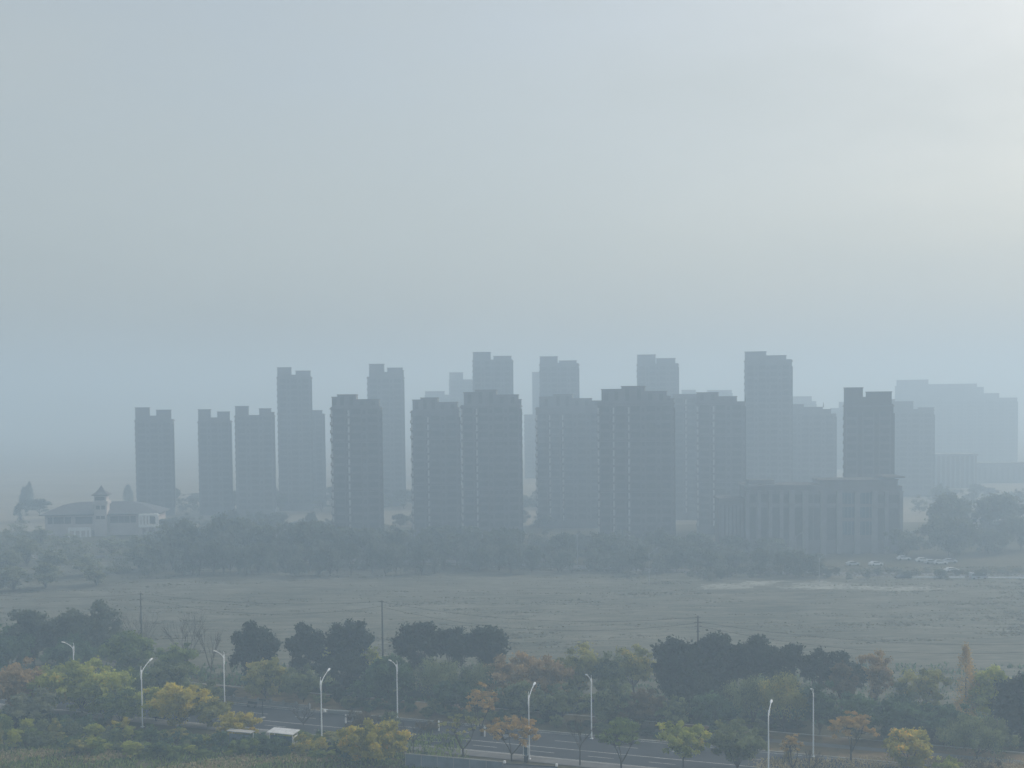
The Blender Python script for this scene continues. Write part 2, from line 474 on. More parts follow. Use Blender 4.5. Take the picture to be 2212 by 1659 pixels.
# front row, left to right, then the taller rows behind
T = [
 ("narrow hazy tower with notched roof standing alone behind the villa with the turret", 590, 291,370,[(291,320,880),(320,335,898),(335,365.5,885),(365.5,370,905)], dict(n_bays=3)),
 ("narrow notched tower, left one of the close pair right of the lone tower", 590, 427,497,[(427,453,884),(453,468,902),(468,494,889),(494,497,908)], dict(n_bays=3)),
 ("notched tower with wide gap between roof blocks, right one of the close narrow pair", 575, 507,591,[(507,535,877),(535,559,896),(559,584,882),(584,591,890)], dict(n_bays=3)),
 ("tall pale tower with notched top rising left of the first broad front tower", 610, 600,674,[(600,630,793),(630,640,809),(640,672,800),(672,674,812)], dict(depth=12)),
 ("lower pale slab tucked against the right side of the tall leftmost high-rise", 640, 655,702,[(655,697,886),(697,702,893)], dict()),
 ("dark broad front tower with one raised roof room, the leftmost broad one", 450, 715,826,[(715,718,877),(718,730.4,857),(730.4,771.4,851.8),(771.4,822,862),(822,826,877)], dict(front=True)),
 ("tall pale high-rise with rounded twin roof blocks right behind the leftmost broad tower", 630, 795,875,[(795,798.5,813),(798.5,831.4,785.3),(831.4,839,803),(839,872.4,793.5),(872.4,875,799)], dict()),
 ("broad flat-roofed front tower between the leftmost broad tower and the one with pale vertical stripes", 480, 889,996,[(889,893,886),(893,911,863),(911,948.6,858.5),(948.6,992.5,868),(992.5,996,880)], dict(front=True)),
 ("very faint low far tower peeping above the second broad front tower", 900, 919,974,[(919,962,845),(962,974,852)], dict()),
 ("very faint far tower with single raised left block in the middle of the skyline", 860, 972,1030,[(972,1002,804),(1002,1030,819)], dict()),
 ("tall notched high-rise directly behind the broad striped tower at mid skyline", 640, 1024,1112,[(1024,1063,759.5),(1063,1069.6,776),(1069.6,1109,768),(1109,1112,775)], dict()),
 ("broad dark front tower with pale vertical stripes and stepped roof near picture centre", 450, 998,1131,[(998,1005,874),(1005,1030.6,846.8),(1030.6,1076.6,841.5),(1076.6,1125,852),(1125,1131,862)], dict(front=True)),
 ("faint far slab with low left wing seen in the gap at mid skyline", 860, 1134,1190,[(1134,1152,895),(1152,1190,803)], dict()),
 ("tall high-rise with sloped twin roof blocks right of the skyline centre", 660, 1169,1255,[(1169,1208,769),(1208,1211.8,783),(1211.8,1250,778),(1250,1255,784)], dict()),
 ("broad pale front tower squeezed between the two darkest striped towers", 510, 1161,1305,[(1161,1169,879),(1169,1200,856.5),(1200,1241,851),(1241,1283,860),(1283,1305,865)], dict(front=True)),
 ("broadest dark front tower with raised centre roof block and striped left face", 430, 1297,1463,[(1297,1306,868),(1306,1349.5,840),(1349.5,1400,833.6),(1400,1447.6,844.7),(1447.6,1455,855),(1455,1463,860)], dict(front=True)),
 ("tall notched high-rise rising behind the broadest dark tower", 660, 1381,1470.4,[(1381,1420.6,765),(1420.6,1422.7,784),(1422.7,1463.7,773),(1463.7,1470.4,784)], dict()),
 ("plain paler tower hugging the right side of the broadest dark tower", 540, 1460,1540,[(1460,1513,851),(1513,1540,853)], dict(front=True)),
 ("mid-height front tower with thin rooftop mast left of the tallest right-hand high-rise", 480, 1513,1616,[(1513,1559,847),(1559,1598.4,855.6),(1598.4,1616,866)], dict(front=True)),
 ("barely visible far block, left one of two over the tower with the mast", 950, 1475,1505,[(1475,1505,841.5)], dict(n_bays=2)),
 ("barely visible far block, right one of two over the tower with the mast", 950, 1532,1584,[(1532,1584,842)], dict(n_bays=2)),
 ("tallest high-rise of the right half, pale and notched, above the colonnaded hall", 570, 1617,1716,[(1617,1661.7,758),(1661.7,1704,766.7),(1704,1716,775.5)], dict()),
 ("mid-height stepped slab between the tall right high-rise and the dark slim tower", 610, 1710,1810,[(1710,1743.7,873),(1743.7,1783,879),(1783,1800,883.6),(1800,1810,892.8)], dict()),
 ("very faint far block showing over the stepped slab on the right", 950, 1716,1766,[(1716,1757,856),(1757,1766,866)], dict()),
 ("very faint far sliver just left of the dark slim tower", 930, 1800,1845,[(1800,1817,881),(1817,1845,868)], dict()),
 ("dark slim tower with deep roof notch standing above the colonnaded hall", 450, 1835,1935,[(1835,1873.3,836.4),(1873.3,1879.5,857),(1879.5,1931.6,845.5),(1931.6,1935,871.6)], dict(mat=M_CONC2, depth=11)),
 ("pale stepped tower directly right of the dark slim tower", 660, 1926,2020.5,[(1926,1943,862),(1943,1980,866.7),(1980,1989,883),(1989,2020.5,880)], dict()),
 ("very large faint stepped housing block at the far right of the skyline", 980, 1952,2185,[(1952,1955,833),(1955,2017,819.5),(2017,2110,829),(2110,2123,836),(2123,2152,849.5),(2152,2185,858.6)], dict(n_bays=12)),
]
towers = []
for i, (lab, D, a, b, segs, kw) in enumerate(T):
    towers.append(tower(lab, D, a, b, segs, seed=i, **kw))
def mast(parent, px, y0, y1, D, name="roof_mast"):
    p, q = at_d(px, y0, D), at_d(px, y1, D)
    inv = Matrix.Translation(parent.location) @ Matrix.Rotation(parent.rotation_euler[2], 4, 'Z')
    inv = inv.inverted()
    b = MB(); b.tube([inv @ p, inv @ q], [.32, .1], 5); b.build(name, M_DARKMETAL, parent)
mast(towers[18], 1609.6, 868, 853, 482)
mast(towers[22], 1778.6, 880, 869, 612)

# ------------------------------------------------------------------ colonnaded hall in front of the right-hand towers
def hall():
    D = 415
    P = ground_d(1770, D); az = math.atan2(P.x, P.y)
    yaw = math.radians(-3)
    root = thing("colonnaded_hall", "broad hazy public hall with tall pilasters and blue glazed bays below the dark slim tower", "hall", (P.x, P.y, 0), yaw)
    kx = mpp(D)
    def X(px): return (px-1770)*kx
    def Z(px, py): return at_d(px, py, D).z
    zt = Z(1700,1052); dep = 15
    b = MB(); b.box(X(1612), X(1946.6), 0, dep, -.5, zt); b.build("wall", M_CONC, root)
    b = MB(); b.box(X(1556), X(1612)-.01, 3, dep, -.5, Z(1570,1081)); b.build("low_wing", M_CONC, root)
    b = MB(); b.box(X(1554), X(1612)-.02, 2.6, dep+.3, Z(1570,1081), Z(1570,1078)); b.build("cornice", M_CONC, root)
    b = MB(); b.box(X(1608), X(1772), -.8, dep, zt, zt+.7); b.build("cornice", M_CONC, root)
    b = MB(); b.box(X(1622), X(1678), 4, 10, zt+.7, Z(1650,1039)); b.build("roof_block", M_CONC, root)
    b = MB(); b.box(X(1772), X(1938), .6, dep-2, zt, Z(1850,1037.5)); rb = b.build("roof_block", M_CONC, root)
    b = MB(); b.box(X(1770), X(1940), .2, dep-1.6, Z(1850,1037.5), Z(1850,1036)); b.build("cornice", M_CONC, rb)
    b = MB(); b.box(X(1905), X(1951), -.9, dep-3, Z(1930,1031.5), Z(1930,1028.5)); b.build("roof_canopy", M_CONC2, root)
    b = MB(); b.box(X(1612), X(1812), -.5, 0, Z(1700,1094), Z(1700,1089)); b.build("string_course", M_STONE, root)
    # pilasters
    for px in (1615,1640,1664,1688,1710,1739,1777,1812,1850,1887,1912,1943):
        q = MB(); w = 1.9 if px in (1710,1739,1777,1812,1850,1887) else 1.2
        q.box(X(px)-w/2, X(px)+w/2, -1.1, 0, -.5, Z(px,1062))
        q.box(X(px)-w/2-.25, X(px)+w/2+.25, -1.3, 0, Z(px,1062), Z(px,1060))
        q.build("pilaster", M_STONE, root)
    for x0, x1, y0, y1, z in ((1609,1771,-.7,dep-.1,zt+.71),(1771,1939,.3,dep-1.7,Z(1850,1036)+.01),(1906,1950,-.8,dep-3.1,Z(1930,1028.5)+.01),(1555,1611,2.7,dep+.2,Z(1570,1078)+.01),(1622,1678,4.05,9.95,Z(1650,1039)+.01)):
        q = MB(); q.face([(X(x0),y0,z),(X(x1),y0,z),(X(x1),y1,z),(X(x0),y1,z)]); q.build("roof", M_FLATROOF, root)
    # dark tall windows between the pilasters
    for px, w in ((1627,2.2),(1651,2.4),(1676,2.4),(1699,2.6),(1724,3.0),(1748,2.4),(1766,2.6),(1796,3.0),(1900,2.4),(1928,3.2)):
        q = MB(); q.box(X(px)-w/2, X(px)+w/2, -.06, 0, Z(px,1166), Z(px,1097)); q.build("window", M_GLASS, root)
        q = MB(); q.box(X(px)-w/2, X(px)+w/2, -.06, 0, Z(px,1086), Z(px,1068)); q.build("window", M_GLASS, root)
    for px in (1830.5, 1868.5):
        for y0, y1 in ((1088,1064),(1118,1095),(1155,1126)):
            q = MB(); w = 32*kx
            q.box(X(px)-w/2, X(px)+w/2, -.12, 0, Z(px,y0), Z(px,y1)); wo = q.build("window", M_BLUEGLASS, root)
            q = MB()
            for t in range(1, 4): q.box(X(px)-w/2+w*t/4-.07, X(px)-w/2+w*t/4+.07, -.2, -.12, Z(px,y0), Z(px,y1))
            q.build("frame", M_STONE, wo)
    for i in range(6):
        px = 1562 + i*8.4
        q = MB(); q.box(X(px), X(px)+.8, 2.2, 3, -.5, Z(px,1092)); q.build("pilaster", M_STONE, root)
    for i in range(6):
        px = 1566.5 + i*8.4
        q = MB(); q.box(X(px)-.25, X(px)+.45, 2.94, 3, 3, Z(px,1096)); q.build("window", M_GLASS, root)
    return root
hall()

def far_colonnade():
    D = 720; P = ground_d(2063, D)
    root = thing("low_office_building", "faint low building with flat roof and pale columns beneath the huge far-right block", "office building", (P.x, P.y, 0), math.radians(-6))
    kx = mpp(D)
    def X(px): return (px-2063)*kx
    def Z(y): return at_d(2063, y, D).z
    b = MB(); b.box(X(2019), X(2108), 0, 16, -.5, Z(985)); b.build("wall", M_CONC2, root)
    b = MB(); b.box(X(2017), X(2110), -1.2, 17, Z(985), Z(980.5)); b.build("roof", M_STONE, root)
    for i in range(9):
        q = MB(); x = X(2023+i*10); q.box(x-.45, x+.45, -.9, 0, -.5, Z(985)); q.build("column", M_STONE, root)
    return root
far_colonnade()
def far_low_block():
    D = 760; P = ground_d(2170, D)
    root = thing("low_block", "faint long low block beside the pale-columned building at the right picture edge", "building", (P.x, P.y, 0), math.radians(-5))
    kx = mpp(D)
    b = MB(); b.box(-60*kx, 70*kx, 0, 14, -.5, at_d(2170,1003,D).z); b.build("wall", M_CONC, root)
    b = MB(); b.box(-61*kx, 71*kx, -.6, 14.6, at_d(2170,1003,D).z, at_d(2170,1000,D).z); b.build("roof", M_CONC2, root)
    for i in range(10):
        q = MB(); x = (-55+i*12)*kx; q.box(x, x+4.6*kx, -.05, 0, 2, at_d(2170,1010,D).z); q.build("window", M_GLASS, root)
far_low_block()
def gabled_house(label, D, cx, w, ytop, wallm, roofm, yaw):
    P = ground_d(cx, D); kx = mpp(D)
    root = thing("small_house", label, "house", (P.x, P.y, 0), yaw)
    zt = at_d(cx, ytop, D).z; hw = w*kx/2; ze = zt-2.2
    b = MB(); b.box(-hw, hw, 0, 9, -.3, ze); b.build("wall", wallm, root)
    b = MB(); b.frustum([[(-hw-.6,-.6,ze),(hw+.6,-.6,ze),(hw+.6,9.6,ze),(-hw-.6,9.6,ze)], [(-hw*.6,4.2,zt),(hw*.6,4.2,zt),(hw*.6,4.8,zt),(-hw*.6,4.8,zt)]]); b.build("roof", roofm, root)
    for i in range(3):
        q = MB(); x = -hw+2*hw*(i+.5)/3; q.box(x-.7, x+.7, -.05, 0, ze-2.3, ze-.8); q.build("window", M_GLASS, root)
gabled_house("small pale-roofed house glimpsed between the two rounded hazy trees far right", 470, 2105, 44, 1104, M_VILLA, M_PAVE, math.radians(-18))

# ------------------------------------------------------------------ villa with turret
def villa():
    D = 500; P = ground_d(219, D); kx = mpp(D)
    root = thing("villa", "pale villa with low hipped roof and a small pointed turret in the left haze", "villa", (P.x, P.y, 0), math.radians(5))
    def X(px): return (px-219)*kx
    def Z(py): return at_d(219, py, D).z
    ze, zr = Z(1110), Z(1087)
    zb = Z(1140)
    b = MB(); b.box(X(101), X(338), 0, 18, -.5, ze-.3); b.build("wall", M_VILLA, root)
    b = MB()
    x0, x1 = X(91), X(347)
    b.frustum([[(x0,-2,ze-.3),(x1,-2,ze-.3),(x1,20,ze-.3),(x0,20,ze-.3)], [(x0,-2,ze),(x1,-2,ze),(x1,20,ze),(x0,20,ze)],
               [(X(131),6,Z(1092)),(X(300),6,Z(1092)),(X(300),12,Z(1092)),(X(131),12,Z(1092))],
               [(X(161),8,zr),(X(272),8,zr),(X(272),9.5,zr),(X(161),9.5,zr)]])
    b.build("roof", M_ROOF, root)
    # turret
    tw = (235.5-209)*kx/2; tx = X(222)
    def sq(w, z, ): return [(tx-w,-3-w+tw,z),(tx+w,-3-w+tw,z),(tx+w,-3+w+tw,z),(tx-w,-3+w+tw,z)]
    b = MB(); b.frustum([sq(tw,-.5), sq(tw,Z(1088)), sq(tw*1.22,Z(1088)), sq(tw*1.22,Z(1081.5)), sq(tw*.98,Z(1081.5)), sq(tw*.98,Z(1070))]); tu = b.build("turret", M_VILLA, root)
    ws = [(1.38,1068.5),(1.30,1067.5),(.82,1063),(.42,1057),(.16,1051.5),(.02,1047.5)]
    b = MB(); b.frustum([sq(tw*1.1,Z(1070))] + [sq(tw*a, Z(y)) for a, y in ws]); b.build("turret_roof", M_ROOF, tu)
    for px, y0, y1, w in ((217,1079.5,1072,1.1),(226,1079.5,1072,1.1),(217,1099,1091,.8),(228,1099,1091,.8),(217,1120,1113,.8),(227,1120,1113,.8)):
        q = MB(); yf = -3.06 if y0 > 1085 else -3.06+.02*tw
        q.box(X(px)-w, X(px)+w, -3.06, -2.95, Z(y0), Z(y1)); q.build("window", M_GLASS, tu)
    # windows of the main wall
    for px, w in ((112,1.0),(125,1.1),(135,1.1),(149,1.3),(243,.9),(251,.9),(262,1.1),(274,1.1),(287,1.1)):
        q = MB(); q.box(X(px)-w, X(px)+w, -.06, 0, Z(1130), Z(1116)); q.build("window", M_GLASS, root)
    q = MB(); q.box(X(165), X(201), -.06, 0, Z(1131), Z(1116)); q.build("window", M_GLASS, root)
    # projecting lower terrace
    q = MB(); q.box(X(157), X(203), -5, 0, -.5, Z(1143)); te = q.build("terrace", M_VILLA, root)
    q = MB(); q.box(X(157), X(203), -5, -4.8, Z(1143), Z(1136)); q.build("parapet", M_WHITE, te)
    for px in (158, 170, 182, 194, 202):
        q = MB(); q.box(X(px)-.3, X(px)+.3, -5.3, -5, -.5, Z(1136)); q.build("column", M_WHITE, te)
    # white end pavilion
    q = MB(); q.box(X(303), X(344), -4, 0, Z(1139), Z(1134.5)); pv = q.build("pavilion_floor", M_WHITE, root)
    q = MB(); q.box(X(303), X(344), -4, -.01, Z(1114.5), Z(1110.6)); q.build("lintel", M_WHITE, pv)
    for px in (304.5, 311, 318, 324.5, 340, 343.5):
        q = MB(); q.box(X(px)-.35, X(px)+.35, -3.9, -3.3, Z(1134.5), Z(1114.5)); q.build("column", M_WHITE, pv)
    q = MB(); q.box(X(325), X(339.5), -3.6, -3.4, Z(1131), Z(1117)); q.build("window", M_GLASS, pv)
    for px in (306, 320, 340):
        q = MB(); q.box(X(px)-.6, X(px)+.6, -3.6, -2.6, -.5, Z(1139)); q.build("pier", M_VILLA, pv)
    return root
villa()

# ------------------------------------------------------------------ street lamps
def lamp_mesh(root, arm_len=2.1, h=10.5, paint=None):
    paint = paint or M_LAMP
    b = MB(); b.tube([(0,0,0),(0,0,.5),(0,0,h-2.2),(0,0,h-1.0)], [.14,.12,.085,.075], 8); b.build("pole", paint, root, smooth=True)
    b = MB(); b.frustum([[(-.22,-.22,0),(.22,-.22,0),(.22,.22,0),(-.22,.22,0)],[(-.22,-.22,.1),(.22,-.22,.1),(.22,.22,.1),(-.22,.22,.1)]]); b.build("base_plate", paint, root)
    pts = [(0,0,h-2.2+.9*t) if t == 0 else (0, arm_len*(t**1.5), h-1.9+1.9*t**.8) for t in [i/8 for i in range(9)]]
    b = MB(); b.tube(pts, [.075-.02*i/8 for i in range(9)], 6); b.build("arm", paint, root, smooth=True)
    br = [(0, -.28*math.sin(math.pi*t)-.02, h-3.0+2.6*t) for t in [i/8 for i in range(9)]]
    b = MB(); b.tube(br, .04, 5); b.build("brace", paint, root, smooth=True)
    y0, y1 = arm_len-.05, arm_len+.85
    b = MB()
    rings = []
    for t, w, hh in ((0,.06,.05),(.15,.14,.08),(.5,.20,.11),(.85,.17,.09),(1,.07,.04)):
        y = y0+(y1-y0)*t; z = h + .02 + .30*t
        rings.append([(-w,y,z-hh*.4),(-w*.6,y,z-hh),(w*.6,y,z-hh),(w,y,z-hh*.4),(w*.6,y,z+hh),(-w*.6,y,z+hh)])
    b.frustum(rings); hd = b.build("lamp_head", paint, root, smooth=True)
    b = MB(); b.face([(-.12,y0+.2,h-.03),(.12,y0+.2,h-.03),(.12,y1-.15,h+.18),(-.12,y1-.15,h+.18)]); b.build("lens", M_LENS, hd)
LAMP_YAW = -A20
first = None
near = [(305,1443,"near-side white street lamp rising from leafy shrubs, leftmost with its head pointing right"),
        (693,1466,"near-side white street lamp by the pale shelter roof, with a small camera bracket"),
        (1142,1498,"near-side white street lamp standing in front of the orange street tree"),
        (1660,1538,"near-side white street lamp on the right, among bare verge shrubs and saplings")]
back = [(158,1392,"far-side white street lamp half sunk in yellow-green crowns, head pointing left"),
        (483,1411,"far-side white street lamp before the dark evergreens, left of the lawn with bench"),
        (857,1431,"far-side white street lamp below the tall slim power pole, head pointing left"),
        (1277,1462,"far-side white street lamp beside the rust-brown tree, behind the bare dark sapling"),
        (1757,1493,"far-side white street lamp rooted by the brown lawn, left of the orange round tree")]
HL = 10.5
lamp_roots = []
for lst, yaw, grp in ((near, LAMP_YAW, "street lamps on the near kerb"), (back, LAMP_YAW+math.pi, "street lamps on the far kerb")):
    for px, py, lab in lst:
        p = at_z(px, py, HL-.6)
        loc = (p.x, p.y, .1)
        if first is None:
            first = thing("street_lamp", lab, "street lamp", loc, yaw, grp); lamp_mesh(first); r0 = first
        else: r0 = dup(first, loc, yaw, lab, grp)
        lamp_roots.append(r0)
# camera bracket on the second lamp
b = MB(); b.box(.08, 1.15, -.04, .04, 4.95, 5.05); br = b.build("camera_bracket", M_LAMP, lamp_roots[1])
b = MB(); b.box(.5, .8, -.22, .14, 4.62, 4.92); b.build("camera_housing", M_WHITE, br)
# far lamps along the far road
first = None
M_OLDLAMP = plain("dull_galvanised", (.30,.31,.32), 0.6, .1, 1)
fars = [(597,1146,"pale far lamp below the narrow pair of towers, nearly lost in haze"),
        (1001,1150,"pale far lamp at the left foot of the broad striped centre tower"),
        (1042,1147,"faint far lamp at the middle foot of the broad striped centre tower"),
        (1206,1153,"pale far lamp below the squeezed pale tower right of centre, head pointing right"),
        (1247,1147,"faint far lamp just right of the pale lamp below the squeezed tower"),
        (1402,1187,"short near pale lamp standing lower than its neighbours under the broadest tower"),
        (1437,1159,"pale far lamp under the right half of the broadest dark tower"),
        (1481,1148,"faint far lamp right of the broadest dark tower"),
        (1719,1153,"far lamp with bright head against the hall's dark windows"),
        (1770,1199,"bright far lamp with slanting arm in front of the hall's hedge")]
for px, py, lab in fars:
    D = 345 if py > 1180 else 395
    p = at_d(px, py, D)
    s = p.z/10.5
    if first is None:
        first = thing("street_lamp", lab, "street lamp", (p.x, p.y, 0), math.radians(-70), "hazy lamps along the far road"); lamp_mesh(first, paint=M_OLDLAMP); first.scale = (s, s, s)
    else: dup(first, (p.x, p.y, 0), math.radians(-70), lab, "hazy lamps along the far road", s)

# ------------------------------------------------------------------ power poles and wires
def power_pole(label, D, px, ytop, arms):
    P = ground_d(px, D); z = at_d(px, ytop, D).z
    root = thing("power_pole", label, "power pole", (P.x, P.y, 0), math.radians(-8), "power poles along the field edge")
    b = MB(); b.tube([(0,0,-.3),(0,0,z)], [.22,.15], 8); b.build("pole", M_POLE, root, smooth=True)
    for dz, w in arms:
        b = MB(); b.box(-.04, .04, -w, w, z-dz-.05, z-dz+.05); b.box(-w, w, -.14, -.06, z-dz-.05, z-dz+.05)
        a = b.build("crossarm", M_POLE, root)
        for s in (-.9, 0, .9):
            i = MB(); i.tube([(s*w,-.1,z-dz+.05),(s*w,-.1,z-dz+.3)], [.05,.03], 6); i.build("insulator", M_KERB, a)
    return Vector((P.x, P.y, z))
pA = power_pole("tall slim power pole rising between two dark evergreen clumps, wires on both sides", 250, 827, 1297, [(.25, .5)])
pB = power_pole("power pole with several crossarms poking out behind the largest dark evergreen", 231, 1508, 1330, [(.25,.5),(1.3,.75),(2.0,.75),(3.0,.4)])
pC = power_pole("faint power pole above the bare bushes on the left of the field", 270, 306, 1280, [(.3,.6),(1.6,.6),(3.2,.4)])
def wire(label, a, b2, sag, dz):
    bb = MB(); pts = []
    for i in range(13):
        t = i/12; p = a.lerp(b2, t); pts.append(p + Vector((0,0,dz-sag*4*t*(1-t))))
    bb.tube(pts, .03, 4)
    tag(bb.build("overhead_wire", M_WIRE), label, "power line", "overhead wires")
pD = ground_d(2380, 215); pD.z = pB.z - 1.5
pE = ground_d(-160, 285); pE.z = pC.z
wire("upper overhead wire from the slim pole leftward to the faint left pole", pC, pA, 1.3, -.2)
wire("lower overhead wire from the slim pole leftward, sagging over the field", pC, pA, 2.6, -1.2)
wire("overhead wire from the slim pole sagging right towards the crossarm pole", pA, pB, 2.2, -.3)
wire("upper dark wire entering the crossarm pole from the left", pA, pB, 3.0, -1.4)
wire("upper wire leaving the crossarm pole to the right over the field", pB, pD, 2.0, -1.2)
wire("lower wire leaving the crossarm pole to the right over the evergreens", pB, pD, 3.0, -2.0)
wire("overhead wire running off left from the faint left pole", pE, pC, 1.6, -.3)

# ------------------------------------------------------------------ plants
def mesh_np(name, V, Fc, tone, mats, mat_idx=None):
    me = bpy.data.meshes.new(name)
    nv, nf, k = len(V), len(Fc), Fc.shape[1]
    me.vertices.add(nv); me.vertices.foreach_set("co", V.astype(np.float32).ravel())
    me.loops.add(nf*k); me.loops.foreach_set("vertex_index", Fc.astype(np.int32).ravel())
    me.polygons.add(nf); me.polygons.foreach_set("loop_start", np.arange(0, nf*k, k, dtype=np.int32))
    at = me.attributes.new("tone", 'FLOAT', 'FACE'); at.data.foreach_set("value", tone.astype(np.float32))
    for mm in mats: me.materials.append(mm)
    me.update(calc_edges=True); me.validate()
    return me
def unit(a): return a/np.maximum(np.linalg.norm(a, axis=-1, keepdims=True), 1e-9)
def leaf_cloud(r, centers, radii, per, size, squash=.8, droop=0.0):
    C = np.repeat(centers, per, 0); R = np.repeat(radii, per)
    n = len(C)
    d = unit(r.normal(size=(n,3)))
    rad = R * np.minimum(.35+np.abs(r.normal(0, .48, n)), 1.7)
    off = d*rad[:,None]; off[:,2] *= squash
    if droop: off[:,2] -= droop*np.abs(r.normal(size=n))*R
    p = C+off
    nrm = unit(d*.7 + r.normal(size=(n,3))*.7 + np.array([0,0,.25]))
    t = unit(np.cross(nrm, r.normal(size=(n,3))))
    if droop: t = unit(t*.5+np.array([0,0,-1.0])); 
    bt = unit(np.cross(nrm, t))
    s = size*r.uniform(.55, 1.25, n)
    a = t*s[:,None]; b2 = bt*(s*r.uniform(.4,.75,n))[:,None]
    V = np.stack([p-a, p+b2, p+a, p-b2], 1).reshape(-1,3)
    Fc = np.arange(n*4).reshape(-1,4)
    ct = np.repeat(r.uniform(.0,.9,len(centers)), per)
    tone = (ct*.75 + r.uniform(0,1,n)*.34).clip(0,1)
    return V, Fc, tone
def add_limb(mb, p0, p1, r0, r1, rr, bend=.12, sides=5, n=4):
    p0, p1 = Vector(p0), Vector(p1); L = (p1-p0).length
    pts = []; rad = []
    o = Vector((rr.uniform(-1,1), rr.uniform(-1,1), rr.uniform(-.3,.6)))*L*bend
    for i in range(n+1):
        t = i/n; pts.append(p0.lerp(p1,t)+o*math.sin(math.pi*t)); rad.append(r0+(r1-r0)*t)
    mb.tube(pts, rad, sides)
    return pts
def twigs(mb, rr, p, d, L, rad, depth, box):
    """recursive bare branching"""
    d = d.normalized()
    q = p + d*L
    add_limb(mb, p, q, rad, rad*.62, rr, .07, 4 if depth > 1 else 3, 3)
    if depth == 0: return
    for k in range(3 if depth > 1 else rr.choice((3,4))):
        nd = d + Vector((rr.uniform(-1,1), rr.uniform(-1,1), rr.uniform(-.25,.7)))*.62
        st = p.lerp(q, rr.uniform(.55,1))
        twigs(mb, rr, st, nd, L*rr.uniform(.58,.8), rad*.58, depth-1, box)

